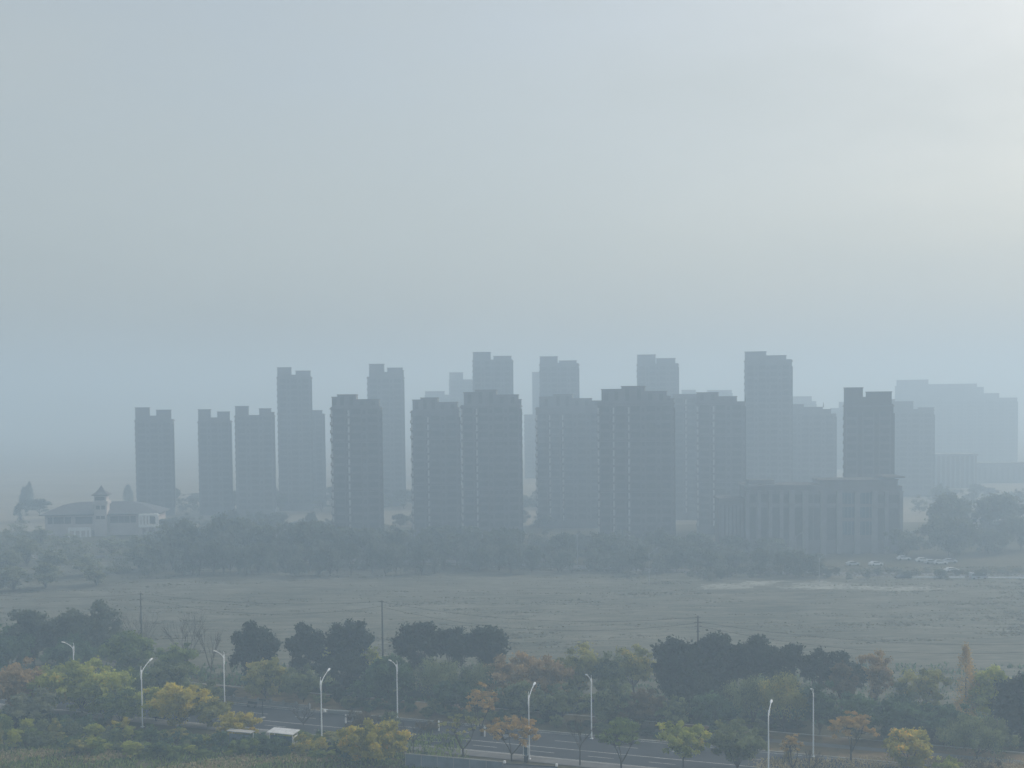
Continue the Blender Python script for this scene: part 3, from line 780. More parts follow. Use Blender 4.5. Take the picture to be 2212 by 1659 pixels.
def plant_meshes(kind, rx, rz, zc, colour, seed, dens=1.0):
    """meshes of one tree standing at the origin: crown half-width rx, half-height rz, centre height zc"""
    r = np.random.default_rng(seed); rr = random.Random(seed)
    tb = MB()
    ry = rx*.9
    fork = max(.15*zc, zc-rz*1.05)
    lean = (rr.uniform(-.05,.05)*zc, rr.uniform(-.05,.05)*zc)
    if kind == 'dense':
        n = int(64*dens)
        d = unit(r.normal(size=(n,3))); d[:,2] = np.where(r.uniform(size=n) < .6, np.abs(d[:,2]), d[:,2])
        rad = r.uniform(.35,.86,n)
        c = d*rad[:,None]*np.array([rx,ry,rz]); c[:,2] += zc
        c[:, :2] *= r.uniform(.9,1.05,(n,1))
        R = r.uniform(.16,.30,n)*min(rx,rz*1.1)
        V,Fc,t = leaf_cloud(r, c, R, int(190*dens), .055*min(rx,rz)+.10, .8)
    elif kind == 'loose':
        n = int(58*dens)
        d = unit(r.normal(size=(n,3))); rad = r.uniform(.2,.88,n)
        c = d*rad[:,None]*np.array([rx,ry,rz]); c[:,2] += zc + .05*rz
        R = r.uniform(.13,.29,n)*min(rx,rz)
        V,Fc,t = leaf_cloud(r, c, R, int(115*dens), .045*min(rx,rz)+.09, .65)
    elif kind == 'sparse':
        n = int(44*dens)
        d = unit(r.normal(size=(n,3))); d[:,2] = np.abs(d[:,2])*1.3-.5; rad = r.uniform(.45,1,n)
        c = d*rad[:,None]*np.array([rx,ry,rz]); c[:,2] += zc
        R = r.uniform(.12,.24,n)*min(rx,rz)
        V,Fc,t = leaf_cloud(r, c, R, int(52*dens), .17, .5)
    elif kind == 'willow':
        n = int(40*dens)
        d = unit(r.normal(size=(n,3))); d[:,2] = np.abs(d[:,2])*.9-.1; rad = r.uniform(.3,.9,n)
        c = d*rad[:,None]*np.array([rx,ry,rz]); c[:,2] += zc+.1*rz
        R = r.uniform(.18,.3,n)*min(rx,rz)
        V,Fc,t = leaf_cloud(r, c, R, int(150*dens), .15, .7, droop=.9)
    elif kind == 'column':
        n = int(30*dens); h = np.linspace(-1,1,n)
        w = np.clip(1-((h+.25)/1.25)**2, .08, 1)*.6
        ang = r.uniform(0,6.28,n)
        c = np.stack([np.cos(ang)*w*rx, np.sin(ang)*w*rx, h*rz+zc],1)
        R = (.25+.35*w)*rx
        V,Fc,t = leaf_cloud(r, c, R, int(90*dens), .15, 1.5)
    elif kind == 'shrub':
        n = int(30*dens)
        d = unit(r.normal(size=(n,3))); d[:,2] = np.abs(d[:,2]); rad = r.uniform(.3,.95,n)
        c = d*rad[:,None]*np.array([rx,ry,rz*1.75]); c[:,2] += zc-rz*.85
        R = r.uniform(.22,.36,n)*min(rx,rz)
        V,Fc,t = leaf_cloud(r, c, R, int(150*dens), .05*min(rx,rz)+.08, .8)
    elif kind == 'bare':
        cb = MB()
        L = (zc+rz)/3.0
        base = Vector((0,0,fork*.8))
        for k in range(5):
            a = k*1.257+rr.uniform(-.4,.4)
            sp = min(1.1, rx/rz*.75)
            twigs(cb, rr, base+Vector((0,0,rr.uniform(0,.25)*L)), Vector((math.cos(a)*sp, math.sin(a)*sp, 1)), L*.85, .05+.012*zc*.3, 3, None)
        co = np.array(cb.v); top = co[:,2].max(); wx = np.abs(co[:,0]).max()
        k2 = (zc+rz-base.z)/(top-base.z)
        co[:,2] = base.z+(co[:,2]-base.z)*k2; co[:,:2] *= min(1.6, rx/wx)
        cb.v = [tuple(p) for p in co]
        tb.tube([(0,0,-.2),(0,0,base.z*1.2)], [.05+.016*zc,.04+.008*zc], 6)
        me = bpy.data.meshes.new("crown"); me.from_pydata(cb.v, [], cb.f); me.materials.append(M_TWIG); me.update()
        tm = bpy.data.meshes.new("trunk"); tm.from_pydata(tb.v, [], tb.f); tm.materials.append(M_BARK); tm.update()
        return me, tm
    me = mesh_np("crown", V, Fc, t, [fol(colour)])
    # trunk and limbs
    tr = .05+.018*zc
    if kind == 'shrub':
        for k in range(5):
            e = c[rr.randrange(len(c))]; add_limb(tb, (rr.uniform(-.2,.2)*rx,0,-.1), tuple(e), .06, .02, rr, .1, 4, 3)
    elif kind == 'column':
        tb.tube([(0,0,-.2),(0,0,zc),(0,0,zc+rz*.9)], [tr,tr*.6,.03], 6)
    elif kind == 'sparse':
        # forked vase: two or three stems spreading into the crown
        ft = Vector((0,0,fork*.45)); tb.tube([(0,0,-.2),tuple(ft)], [tr*1.1,tr], 6)
        for k in range(3):
            a = k*2.1+rr.uniform(-.5,.5)
            mid = Vector((math.cos(a)*rx*.4, math.sin(a)*ry*.4, zc-rz*.45))
            add_limb(tb, ft, mid, tr*.75, tr*.4, rr, .1, 5, 4)
            sel = sorted(range(len(c)), key=lambda i: (Vector(c[i])-mid).length)[:14]
            for i in sel: add_limb(tb, mid, tuple(c[i]), tr*.3, .018, rr, .12, 4, 3)
    else:
        ft = Vector((lean[0], lean[1], fork)); tb.tube([(0,0,-.2),(lean[0]*.4,lean[1]*.4,fork*.5),tuple(ft)], [tr*1.15,tr,tr*.85], 7)
        sel = rr.sample(range(len(c)), min(11, len(c)))
        for i in sel: add_limb(tb, ft, tuple(c[i]*np.array([.85,.85,1])), tr*.5, .03, rr, .1, 5, 4)
    tm = bpy.data.meshes.new("trunk"); tm.from_pydata(tb.v, [], tb.f)
    tm.materials.append(M_BARK); tm.update()
    return me, tm
CNT = [100]
def plant(name, cat, label, D, cx, w, ytop, ybot, kind, colour, dens=1.0, group=None):
    """w, ytop, ybot: the crown's outline as measured; D its depth in metres"""
    CNT[0] += 1
    # a crown's leaf clumps stay a little inside the outline they are given: allow for it
    hh = ybot-ytop
    if kind in ('dense','loose','willow'):
        w *= 1.30 if kind == 'loose' else 1.14
        ytop -= .05*hh if kind == 'loose' else 0
        if group == GT: ybot += .16*hh
        elif kind == 'loose': ybot += .06*hh
    if kind == 'sparse': w *= 1.32; ytop -= .10*hh; ybot += .06*hh
    P = ground_d(cx, D); k = mpp(D)
    zt = at_d(cx, ytop, D).z; zb = max(.1, at_d(cx, ybot, D).z)
    zt = max(zt, zb+.5)
    me, tm = plant_meshes(kind, w*k/2, (zt-zb)/2, (zt+zb)/2, colour, CNT[0], dens)
    root = thing(name, label, cat, (P.x, P.y, 0), 0, group)
    link("crown", me, root); link("trunk", tm, root)
    return root
GT = "trees of the belt between road and field"
GN = "trees and shrubs on the near verge"
PL = [
 # name, cat, label, D, cx, w, ytop, ybot, kind, colour, dens
 # hazy left back
 ("tree","tree","hazy rounded tree at the left, first of three dim crowns against the field",243,75,110,1312,1420,'loose','haze_green',1.2,GT),
 ("tree","tree","highest of the dim hazy crowns on the left, second from the picture edge",246,205,130,1298,1420,'loose','haze_green',1.3,GT),
 ("tree","tree","dim hazy crown filling the dip left of the highest left crown",247,140,90,1322,1420,'loose','haze_green',1.0,GT),
 ("bare_tree","tree","leafless bushy tree under the faint left power pole",243,305,110,1312,1440,'bare','brown',1,GT),
 ("bare_tree","tree","leafless fan-shaped tree standing just left of the dark evergreens",238,405,120,1318,1470,'bare','brown',1,GT),
 ("bare_tree","tree","low leafless thicket tree between the leafless fan tree and the evergreens",232,455,80,1350,1470,'bare','brown',1,GT),
 ("broadleaf_tree","tree","dark green dome tree cut by the left picture edge below the dim crowns",238,22,110,1352,1450,'dense','teal',.9,GT),
 ("broadleaf_tree","tree","round dark green tree behind the left half-sunk lamp",236,150,120,1372,1470,'dense','teal',.9,GT),
 ("broadleaf_tree","tree","wide green dome tree with yellowish rim right of the half-sunk lamp",233,278,124,1367,1480,'dense','green',1,GT),
 ("broadleaf_tree","tree","olive green tree between the wide green dome and the lamp by the evergreens",229,385,80,1385,1490,'loose','green',1,GT),
 # evergreen clumps
 ("camphor_tree","evergreen tree","dark evergreen, leftmost dome of the left evergreen clump",224,556,108,1336,1505,'dense','camphor',1.1,GT),
 ("camphor_tree","evergreen tree","dark evergreen, right dome of the left evergreen clump",225,662,84,1338,1500,'dense','camphor',1,GT),
 ("camphor_tree","evergreen tree","dark evergreen standing alone left of the slim power pole, with small gap each side",226,755,98,1330,1440,'dense','camphor',1.1,GT),
 ("camphor_tree","evergreen tree","lower dark evergreen under the lone one left of the slim pole",219,745,112,1410,1520,'dense','camphor',1,GT),
 ("camphor_tree","evergreen tree","dark evergreen, leftmost and highest dome right of the slim pole",222,906,102,1337,1440,'dense','camphor',1,GT),
 ("camphor_tree","evergreen tree","dark evergreen, middle dome of the clump right of the slim pole",223,975,92,1350,1440,'dense','camphor',1,GT),
 ("camphor_tree","evergreen tree","dark evergreen, rightmost sloping dome of the clump right of the slim pole",221,1045,108,1349,1440,'dense','camphor',1,GT),
 ("shrub","shrub","small pale yellow shrub glimpsed between the two left evergreen clumps",227,704,34,1395,1440,'loose','lime',.6,GT),
 ("shrub","shrub","pale yellowish bush at the foot of the slim power pole",228,800,50,1396,1445,'loose','lime',.7,GT),
 ("camphor_tree","evergreen tree","great dark evergreen, left shoulder of the largest clump on the right",206,1468,118,1372,1520,'dense','camphor',1.2,GT),
 ("camphor_tree","evergreen tree","great dark evergreen right under the crossarm pole",208,1550,120,1364,1510,'dense','camphor',1.2,GT),
 ("camphor_tree","evergreen tree","great dark evergreen, right shoulder of the largest clump",205,1640,110,1368,1500,'dense','camphor',1.2,GT),
 ("camphor_tree","evergreen tree","small dark evergreen dome, first step down right of the largest clump",203,1712,70,1384,1480,'dense','camphor',.8,GT),
 ("camphor_tree","evergreen tree","small dark evergreen dome with split top, second step down right of the clump",201,1765,66,1392,1490,'dense','camphor',.8,GT),
 ("camphor_tree","evergreen tree","last small dark evergreen at the right end of the clump",200,1822,74,1402,1500,'loose','camphor',1.1,GT),
 ("camphor_tree","evergreen tree","dark evergreen filling the lower middle under the crossarm pole",200,1500,150,1450,1550,'dense','camphor',1,GT),
 # belt middle
 ("broadleaf_tree","tree","greyish olive bush tree in front of the leftmost evergreen, some orange leaves",215,575,96,1420,1500,'loose','olive',1,GT),
 ("broadleaf_tree","tree","dull grey green tree at the right foot of the left evergreen clump",212,655,100,1440,1530,'loose','greygreen',1,GT),
 ("broadleaf_tree","tree","dark teal tree right behind the lamp below the slim pole",210,840,100,1415,1535,'dense','teal',1,GT),
 ("broadleaf_tree","tree","dark grey green tree filling the gap between lamp and evergreen clump",208,790,90,1460,1540,'loose','teal',1,GT),
 ("willow","tree","light-topped grey green willow below the middle evergreen dome",207,945,110,1405,1545,'willow','greygreen',1.2,GT),
 ("willow","tree","grey green willow with yellow tinge below the sloping evergreen dome",205,1025,90,1412,1550,'willow','greygreen',1.1,GT),
 ("broadleaf_tree","tree","deep teal rounded tree low between the two grey green willows",202,985,110,1470,1565,'dense','teal',1,GT),
 ("rust_tree","tree","rust orange spreading tree right of the sloping evergreen, at picture centre",207,1118,120,1411,1510,'loose','rust',1.3,GT),
 ("rust_tree","tree","smaller rust brown tree joined to the right side of the spreading rust tree",206,1195,76,1416,1520,'loose','rust',1,GT),
 ("broadleaf_tree","tree","brownish olive tree with twiggy top rising above the rust trees",210,1250,90,1386,1500,'loose','olive',1,GT),
 ("broadleaf_tree","tree","dark grey brown tree under the rust orange crown",200,1130,140,1475,1575,'loose','greygreen',1.2,GT),
 ("broadleaf_tree","tree","dark tree with mottled crown directly left of the lamp by the rust trees",198,1215,110,1480,1580,'loose','greygreen',1.2,GT),
 ("broadleaf_tree","tree","pale olive low tree with yellow tip left of the largest evergreen clump",211,1372,90,1393,1470,'loose','olive',1,GT),
 ("broadleaf_tree","tree","dim olive tree between the twiggy olive tree and the largest clump",209,1320,80,1408,1490,'loose','greygreen',1,GT),
 ("broadleaf_tree","tree","grey green round tree right of the lamp by the rust trees",195,1322,100,1470,1575,'loose','greygreen',1.2,GT),
 ("broadleaf_tree","tree","brown green round tree with pale rim under the largest evergreen clump",193,1385,94,1492,1575,'loose','brown',1.2,GT),
 ("broadleaf_tree","tree","dusky small tree right of the pale-rimmed brown tree",191,1455,86,1508,1580,'loose','greygreen',1,GT),
 ("broadleaf_tree","tree","dusky green tree low under the evergreens, left of the grey willow",190,1540,110,1500,1600,'dense','teal',1,GT),
 ("willow","tree","large grey willow with yellow top sprays right of the largest clump",192,1625,120,1445,1600,'willow','greygreen',1.3,GT),
 ("willow","tree","olive yellow willow on the left of the right-hand far lamp",190,1695,110,1436,1590,'willow','olive',1.3,GT),
 ("broadleaf_tree","tree","dark brushy tree behind the right-hand far lamp",188,1770,90,1470,1600,'loose','teal',1,GT),
 ("broadleaf_tree","tree","brownish thin tree with pale trunk below the last small evergreen",193,1818,60,1430,1500,'loose','brown',1,GT),
 ("rust_tree","tree","pale apricot tree alone against the field, right of the last evergreen",202,1893,66,1402,1500,'loose','rust',1,GT),
 ("broadleaf_tree","tree","dim green tree with spire-like stem left of the orange poplar",199,2000,84,1428,1530,'loose','olive',1,GT),
 ("broadleaf_tree","tree","dim sage bush between apricot tree and spire-stemmed tree",198,1948,70,1462,1530,'shrub','greygreen',1,GT),
 ("poplar","tree","slender orange poplar rising highest near the right picture edge",195,2086,60,1398,1560,'column','orange',1.2,GT),
 ("broadleaf_tree","tree","yellowish tree between the orange poplar and the dark right-edge tree",193,2140,90,1438,1550,'loose','lime',1.1,GT),
 ("camphor_tree","evergreen tree","dark evergreen cut off by the right picture edge",180,2205,110,1442,1640,'dense','camphor',1.2,GT),
 ("broadleaf_tree","tree","dark teal tree filling the shade right of the orange round tree",184,1935,120,1500,1610,'dense','teal',1,GT),
 ("broadleaf_tree","tree","dark low tree between far lamp and orange round tree",184,1850,110,1495,1600,'loose','teal',1.2,GT),
 ("broadleaf_tree","tree","grey green tree under the orange poplar",182,2040,120,1515,1610,'loose','teal',1.2,GT),
 ("willow","tree","huge grey green willow mass in the bottom right corner",174,2110,170,1535,1660,'willow','greygreen',1.6,GT),
 ("broadleaf_tree","tree","low dome tree with orange-tinged crown left of the corner willow",170,1965,112,1572,1645,'dense','gold',.9,GT),
 ("orange_tree","tree","small orange round-crowned tree alone on the brown lawn",174,1838,84,1537,1600,'sparse','orange',1.6,"small orange autumn trees"),
 ("shrub","shrub","pale yellow green shrub right of the orange-tinged dome tree, bottom right",163,2050,70,1628,1665,'shrub','lime',.8,GN),
 ("shrub","shrub","dark twiggy shrub at the bottom edge below the corner willow",161,2130,90,1635,1680,'shrub','brown',.8,GN),
 # near verge, left
 ("broadleaf_tree","tree","apricot-topped tree cut by the left picture edge, above green shrubs",205,28,120,1424,1560,'loose','rust',1.3,GN),
 ("broadleaf_tree","tree","large yellow green tree hiding the foot of the left half-sunk lamp",206,178,150,1432,1585,'loose','lime',1.8,GN),
 ("broadleaf_tree","tree","yellow green tree left of the large one, touching the apricot crown",207,105,110,1440,1585,'loose','lime',1.5,GN),
 ("broadleaf_tree","tree","pale yellow tree with soft crown right of the large yellow green tree",203,242,104,1452,1585,'loose','lime',1.2,GN),
 ("broadleaf_tree","tree","dim green tree behind the left near-side lamp pole",213,290,90,1440,1540,'loose','green',1.1,GN),
 ("broadleaf_tree","tree","grey green tree with pale fleck leaves right of the left near-side lamp",212,365,80,1420,1540,'loose','greygreen',1.1,GN),
 ("broadleaf_tree","tree","golden yellow tree between the left near-side lamp and the lawn",196,388,112,1478,1610,'loose','yellow',1.5,GN),
 ("broadleaf_tree","tree","thin dull yellow tree at the left end of the lawn",196,455,84,1504,1600,'loose','olive',1.3,GN),
 ("shrub","shrub","bright yellow bush beside the road's left end, in front of the pale shelter",189,514,86,1538,1600,'loose','yellow',1.2,GN),
 ("shrub","shrub","yellow bush glowing at the foot of the left near-side lamp",194,260,64,1548,1610,'shrub','yellow',.9,GN),
 ("shrub","shrub","green shrub with yellow sprays right of the glowing yellow bush",192,318,70,1565,1625,'shrub','green',1,GN),
 ("broadleaf_tree","tree","pale sage tree in front of the large yellow green tree at the left",198,70,110,1490,1600,'loose','pale_green',1.3,GN),
 ("broadleaf_tree","tree","shaded green tree between the large yellow green tree and left near lamp",199,262,100,1490,1600,'loose','green',1.2,GN),
 ("broadleaf_tree","tree","shaded green tree left of the golden yellow tree, behind the near lamp",200,338,90,1490,1600,'loose','lime',1.2,GN),
 ("broadleaf_tree","tree","dim green tree closing the road's left end behind the golden yellow tree",206,430,90,1470,1570,'loose','greygreen',1.2,GN),
 ("shrub","shrub","dark shaded thicket in the lower left corner",196,60,150,1525,1640,'shrub','camphor',1.4,GN),
 ("shrub","shrub","dark green thicket right of the lower left corner",194,170,130,1535,1640,'shrub','teal',1.3,GN),
 ("shrub","shrub","yellow green bush above the straw bank at lower left",186,150,90,1585,1650,'shrub','green',.9,GN),
 ("shrub","shrub","dark green bush mass below the golden yellow tree",187,390,130,1572,1650,'shrub','teal',1.2,GN),
 ("shrub","shrub","dark green bush spilling below the bright yellow bush",184,480,140,1578,1650,'shrub','teal',1.2,GN),
 ("shrub","shrub","deep green bush in front of the pale shelter roof",183,562,120,1586,1655,'shrub','teal',1.2,GN),
 ("shrub","shrub","green bush with yellow leaves at the foot of the lamp by the shelter",182,664,104,1578,1650,'shrub','gold',1.3,GN),
 ("shrub","shrub","dark green shrub directly below the white shelter roof",180,600,84,1592,1655,'shrub','teal',1.2,GN),
 ("shrub","shrub","deep green shrub left of the shelter, hiding the low pale canopy",181,532,84,1584,1655,'shrub','green',1.2,GN),
 ("shrub","shrub","dark bush at the bottom edge left of the large golden tree",180,715,70,1605,1665,'shrub','camphor',.9,GN),
 ("shrub","shrub","dark teal bush hugging the left side of the large golden tree",178,752,60,1572,1650,'shrub','teal',.9,GN),
 ("golden_tree","tree","large golden leafed tree with orange sprays at the bottom centre left",175,808,146,1558,1668,'loose','gold',2.0,GN),
 ("shrub","shrub","low green hedge bush behind the panel hoarding",175,905,90,1625,1670,'shrub','teal',1,GN),
 # street trees
 ("bare_tree","tree","nearly bare forked sapling on the near kerb right of the golden tree",180,893,70,1555,1600,'bare','brown',1,"street trees on the near kerb"),
 ("street_tree","tree","thin street tree with sparse brown leaves left of the orange street tree",178,1000,90,1538,1595,'sparse','olive',.7,"street trees on the near kerb"),
 ("street_tree","tree","orange leafed forked street tree in front of the middle near-side lamp",175.5,1105,112,1548,1608,'sparse','orange',1.7,"street trees on the near kerb"),
 ("bare_tree","tree","leafless dark upright street tree below the far lamp by the rust trees",173,1253,86,1535,1610,'bare','brown',1,"street trees on the near kerb"),
 ("street_tree","tree","small thin green street tree right of the leafless dark one",171,1342,84,1552,1628,'sparse','green',1.6,"street trees on the near kerb"),
 ("street_tree","tree","broad yellow green street tree with low crown right of the thin green one",168.5,1475,118,1560,1632,'loose','lime',1.4,"street trees on the near kerb"),
 ("street_tree","tree","bushy dark grey street tree left of the right near-side lamp",168,1592,112,1556,1650,'loose','greygreen',1.4,"street trees on the near kerb"),
 ("young_tree","tree","slim sapling with yellow orange leaves left of the lawn, lower right",167,1712,44,1585,1635,'sparse','orange',.6,GN),
 ("shrub","shrub","twiggy reddish shrub at the bottom edge by the far lamp's foot",165,1752,60,1615,1665,'bare','brown',1,GN),
 ("shrub","shrub","pale plumed reed shrub left of the slim yellow orange sapling",175,1702,44,1598,1640,'shrub','straw',.5,GN),
 ("young_tree","tree","tiny yellow sapling with orange leaves left of the lamp by rust trees",189,1040,60,1470,1560,'sparse','orange',1.1,GT),
 ("bare_tree","tree","twin-stemmed bare sapling on the far kerb left of the shelter lamp",197,655,66,1520,1575,'bare','brown',1,GT),
 ("shrub","shrub","grey twiggy bush on the far kerb left of the golden tree",196,780,90,1525,1575,'shrub','brown',.9,GT),
 ("shrub","shrub","pale green bush at the foot of the lamp below the slim pole",195,845,60,1530,1580,'shrub','greygreen',.9,GT),
 ("shrub","shrub","brownish low bush on the far kerb right of the lamp below the slim pole",193,930,90,1545,1590,'shrub','brown',.9,GT),
]
for a in PL:
    nm, cat, lab, D, cx, w, yt, yb, kd, colr, dn, gp = a
    plant(nm, cat, lab, D, cx, w, yt, yb, kd, colr, dn, gp)

# dim underwood filling the belt and the near thicket
ru = random.Random(21)
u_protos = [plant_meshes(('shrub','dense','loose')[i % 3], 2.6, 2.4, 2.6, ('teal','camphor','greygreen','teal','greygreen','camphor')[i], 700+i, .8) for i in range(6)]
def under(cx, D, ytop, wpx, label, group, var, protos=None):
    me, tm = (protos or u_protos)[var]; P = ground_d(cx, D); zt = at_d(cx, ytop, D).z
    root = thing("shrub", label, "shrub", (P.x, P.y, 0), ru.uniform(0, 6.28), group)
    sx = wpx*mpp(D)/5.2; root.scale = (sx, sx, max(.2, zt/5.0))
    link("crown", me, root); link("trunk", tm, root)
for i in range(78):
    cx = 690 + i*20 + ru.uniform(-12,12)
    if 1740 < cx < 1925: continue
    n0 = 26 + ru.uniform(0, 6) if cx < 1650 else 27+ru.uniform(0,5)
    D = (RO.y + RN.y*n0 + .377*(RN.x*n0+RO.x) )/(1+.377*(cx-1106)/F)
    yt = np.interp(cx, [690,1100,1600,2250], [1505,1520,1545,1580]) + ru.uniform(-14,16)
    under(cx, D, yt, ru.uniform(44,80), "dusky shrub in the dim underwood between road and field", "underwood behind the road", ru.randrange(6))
for i in range(40):
    cx = 700 + i*24 + ru.uniform(-10,10)
    n0 = 15.5 + ru.uniform(0, 4)
    D = (RO.y + RN.y*n0 + .377*(RN.x*n0+RO.x) )/(1+.377*(cx-1106)/F)
    base = 875+CAM_Z*F/D
    under(cx, D, base-ru.uniform(20,44), ru.uniform(30,58), "low dark shrub in the row along the far kerb", "low shrubs on the far kerb", ru.randrange(6))
n_protos = [plant_meshes(('shrub','loose')[i % 2], 2.6, 2.4, 2.6, ('green','teal','greygreen','olive','green','lime')[i], 760+i, .9) for i in range(6)]
for i in range(84):
    cx = -20 + i*9.1 + ru.uniform(-10,10)
    D = (188 if i % 2 else 181) + ru.uniform(-3,3) + (300-min(cx,300))*.02
    yt = np.interp(cx, [0,200,400,600,740], [1540,1566,1584,1594,1606]) + (0 if i % 2 else 24) + ru.uniform(-14,12)
    under(cx, D, yt, ru.uniform(30,58), "leafy shrub in the thicket along the near verge at lower left", "near verge thicket", ru.randrange(6), n_protos)
for i in range(22):
    cx = -30 + i*24 + ru.uniform(-10,10)
    D = 228 + ru.uniform(-4,6) - cx*.03
    under(cx, D, np.interp(cx,[0,500],[1440,1500])+ru.uniform(-10,20), ru.uniform(60,110), "dim green shrub deep in the left part of the tree belt", "underwood on the left", ru.randrange(6))

# far belt: hazy trees in front of the towers, copied from a few of their kind
far_protos = []
COLS = ['haze_green','mist_green']*3 + ['pale_green']*4  # leaf colours lightened in place of thicker mist, palest around the villa
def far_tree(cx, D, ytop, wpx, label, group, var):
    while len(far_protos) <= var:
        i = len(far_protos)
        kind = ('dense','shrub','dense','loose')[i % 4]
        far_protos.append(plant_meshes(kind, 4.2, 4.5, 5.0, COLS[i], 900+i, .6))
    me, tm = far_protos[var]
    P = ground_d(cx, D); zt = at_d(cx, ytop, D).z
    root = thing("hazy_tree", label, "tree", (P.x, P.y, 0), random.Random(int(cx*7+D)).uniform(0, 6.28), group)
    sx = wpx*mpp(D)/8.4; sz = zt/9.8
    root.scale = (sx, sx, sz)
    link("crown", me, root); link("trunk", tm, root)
    return root
rf = random.Random(5)
FG = "blurred trees in the belt beyond the field"
FL = "blurred grey tree in the hazy belt between the field and the tower feet"
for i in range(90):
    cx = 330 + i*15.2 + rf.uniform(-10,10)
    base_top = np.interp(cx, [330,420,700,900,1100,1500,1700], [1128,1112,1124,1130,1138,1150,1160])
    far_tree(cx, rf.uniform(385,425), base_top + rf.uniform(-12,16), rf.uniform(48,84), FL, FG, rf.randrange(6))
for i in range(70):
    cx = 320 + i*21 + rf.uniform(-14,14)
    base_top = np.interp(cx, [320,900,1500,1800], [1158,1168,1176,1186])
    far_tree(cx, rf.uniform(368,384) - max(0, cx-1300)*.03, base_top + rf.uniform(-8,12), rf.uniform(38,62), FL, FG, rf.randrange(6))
LG = "pale trees around the villa"
LLs = "faint tree in the pale mist on the left, below and beside the villa"
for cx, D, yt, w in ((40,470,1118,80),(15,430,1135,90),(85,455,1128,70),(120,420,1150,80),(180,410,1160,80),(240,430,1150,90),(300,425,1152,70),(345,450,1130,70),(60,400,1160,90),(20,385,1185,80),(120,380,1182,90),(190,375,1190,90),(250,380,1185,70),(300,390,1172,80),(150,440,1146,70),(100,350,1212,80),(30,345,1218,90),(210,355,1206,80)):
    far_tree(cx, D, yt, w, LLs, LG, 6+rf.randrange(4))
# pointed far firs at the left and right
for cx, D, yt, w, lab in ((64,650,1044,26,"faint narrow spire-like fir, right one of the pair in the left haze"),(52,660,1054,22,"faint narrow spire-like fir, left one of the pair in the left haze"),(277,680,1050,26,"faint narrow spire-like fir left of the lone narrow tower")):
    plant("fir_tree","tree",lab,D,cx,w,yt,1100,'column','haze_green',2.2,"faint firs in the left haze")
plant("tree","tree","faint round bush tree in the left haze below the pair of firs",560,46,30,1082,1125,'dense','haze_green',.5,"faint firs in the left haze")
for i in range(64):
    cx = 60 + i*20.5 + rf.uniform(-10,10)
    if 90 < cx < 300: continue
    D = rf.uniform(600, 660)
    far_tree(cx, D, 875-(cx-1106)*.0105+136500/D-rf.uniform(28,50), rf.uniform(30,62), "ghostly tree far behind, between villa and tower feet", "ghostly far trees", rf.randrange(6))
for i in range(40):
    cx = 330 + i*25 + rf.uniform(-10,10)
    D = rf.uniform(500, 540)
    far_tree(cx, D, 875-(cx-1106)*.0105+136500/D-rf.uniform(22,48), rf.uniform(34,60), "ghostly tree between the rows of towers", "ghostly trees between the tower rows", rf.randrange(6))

# round trees on the right
for a in (("broadleaf_tree","tree","hazy round-topped tree right of the hall, left of two beside the pale-roofed house",450,2055,96,1064,1190,'dense','haze_green',1.0),
          ("broadleaf_tree","tree","hazy round-topped tree right of the pale-roofed house at the right edge",455,2160,110,1064,1190,'dense','haze_green',1.0),
          ("broadleaf_tree","tree","darker hazy dome tree below the right-edge round-topped tree, above the parked cars",410,2135,110,1140,1225,'dense','haze_green',1.0),
          ("broadleaf_tree","tree","wide dim tree above the car park, left of the darker hazy dome",405,2050,120,1112,1215,'dense','haze_green',1.1),
          ("broadleaf_tree","tree","dim tree cut by the right picture edge behind the car park",420,2205,90,1110,1225,'dense','haze_green',1.0),
          ("broadleaf_tree","tree","dim bushy tree against the right corner of the hall",400,1960,90,1140,1225,'loose','haze_green',1.0)):
    plant(*a, group="hazy trees by the car park")
for i in range(18):
    cx = 1990+i*15+rf.uniform(-6,6)
    far_tree(cx, rf.uniform(560,700), rf.uniform(1040,1062), rf.uniform(26,44), "ghostly tree in the far right haze under the huge faint block", "ghostly trees under the huge block", rf.randrange(6))
# clipped shrubs in front of the hall and along the far track
SG = "small shrubs along the far track"
for i in range(34):
    cx = 1490+i*21.5+rf.uniform(-7,7)
    far_tree(cx, rf.uniform(350,366), np.interp(cx,[1490,2212],[1222,1232])+rf.uniform(-5,5), rf.uniform(18,32), "small dim shrub in the row along the far edge of the field", SG, rf.randrange(6))

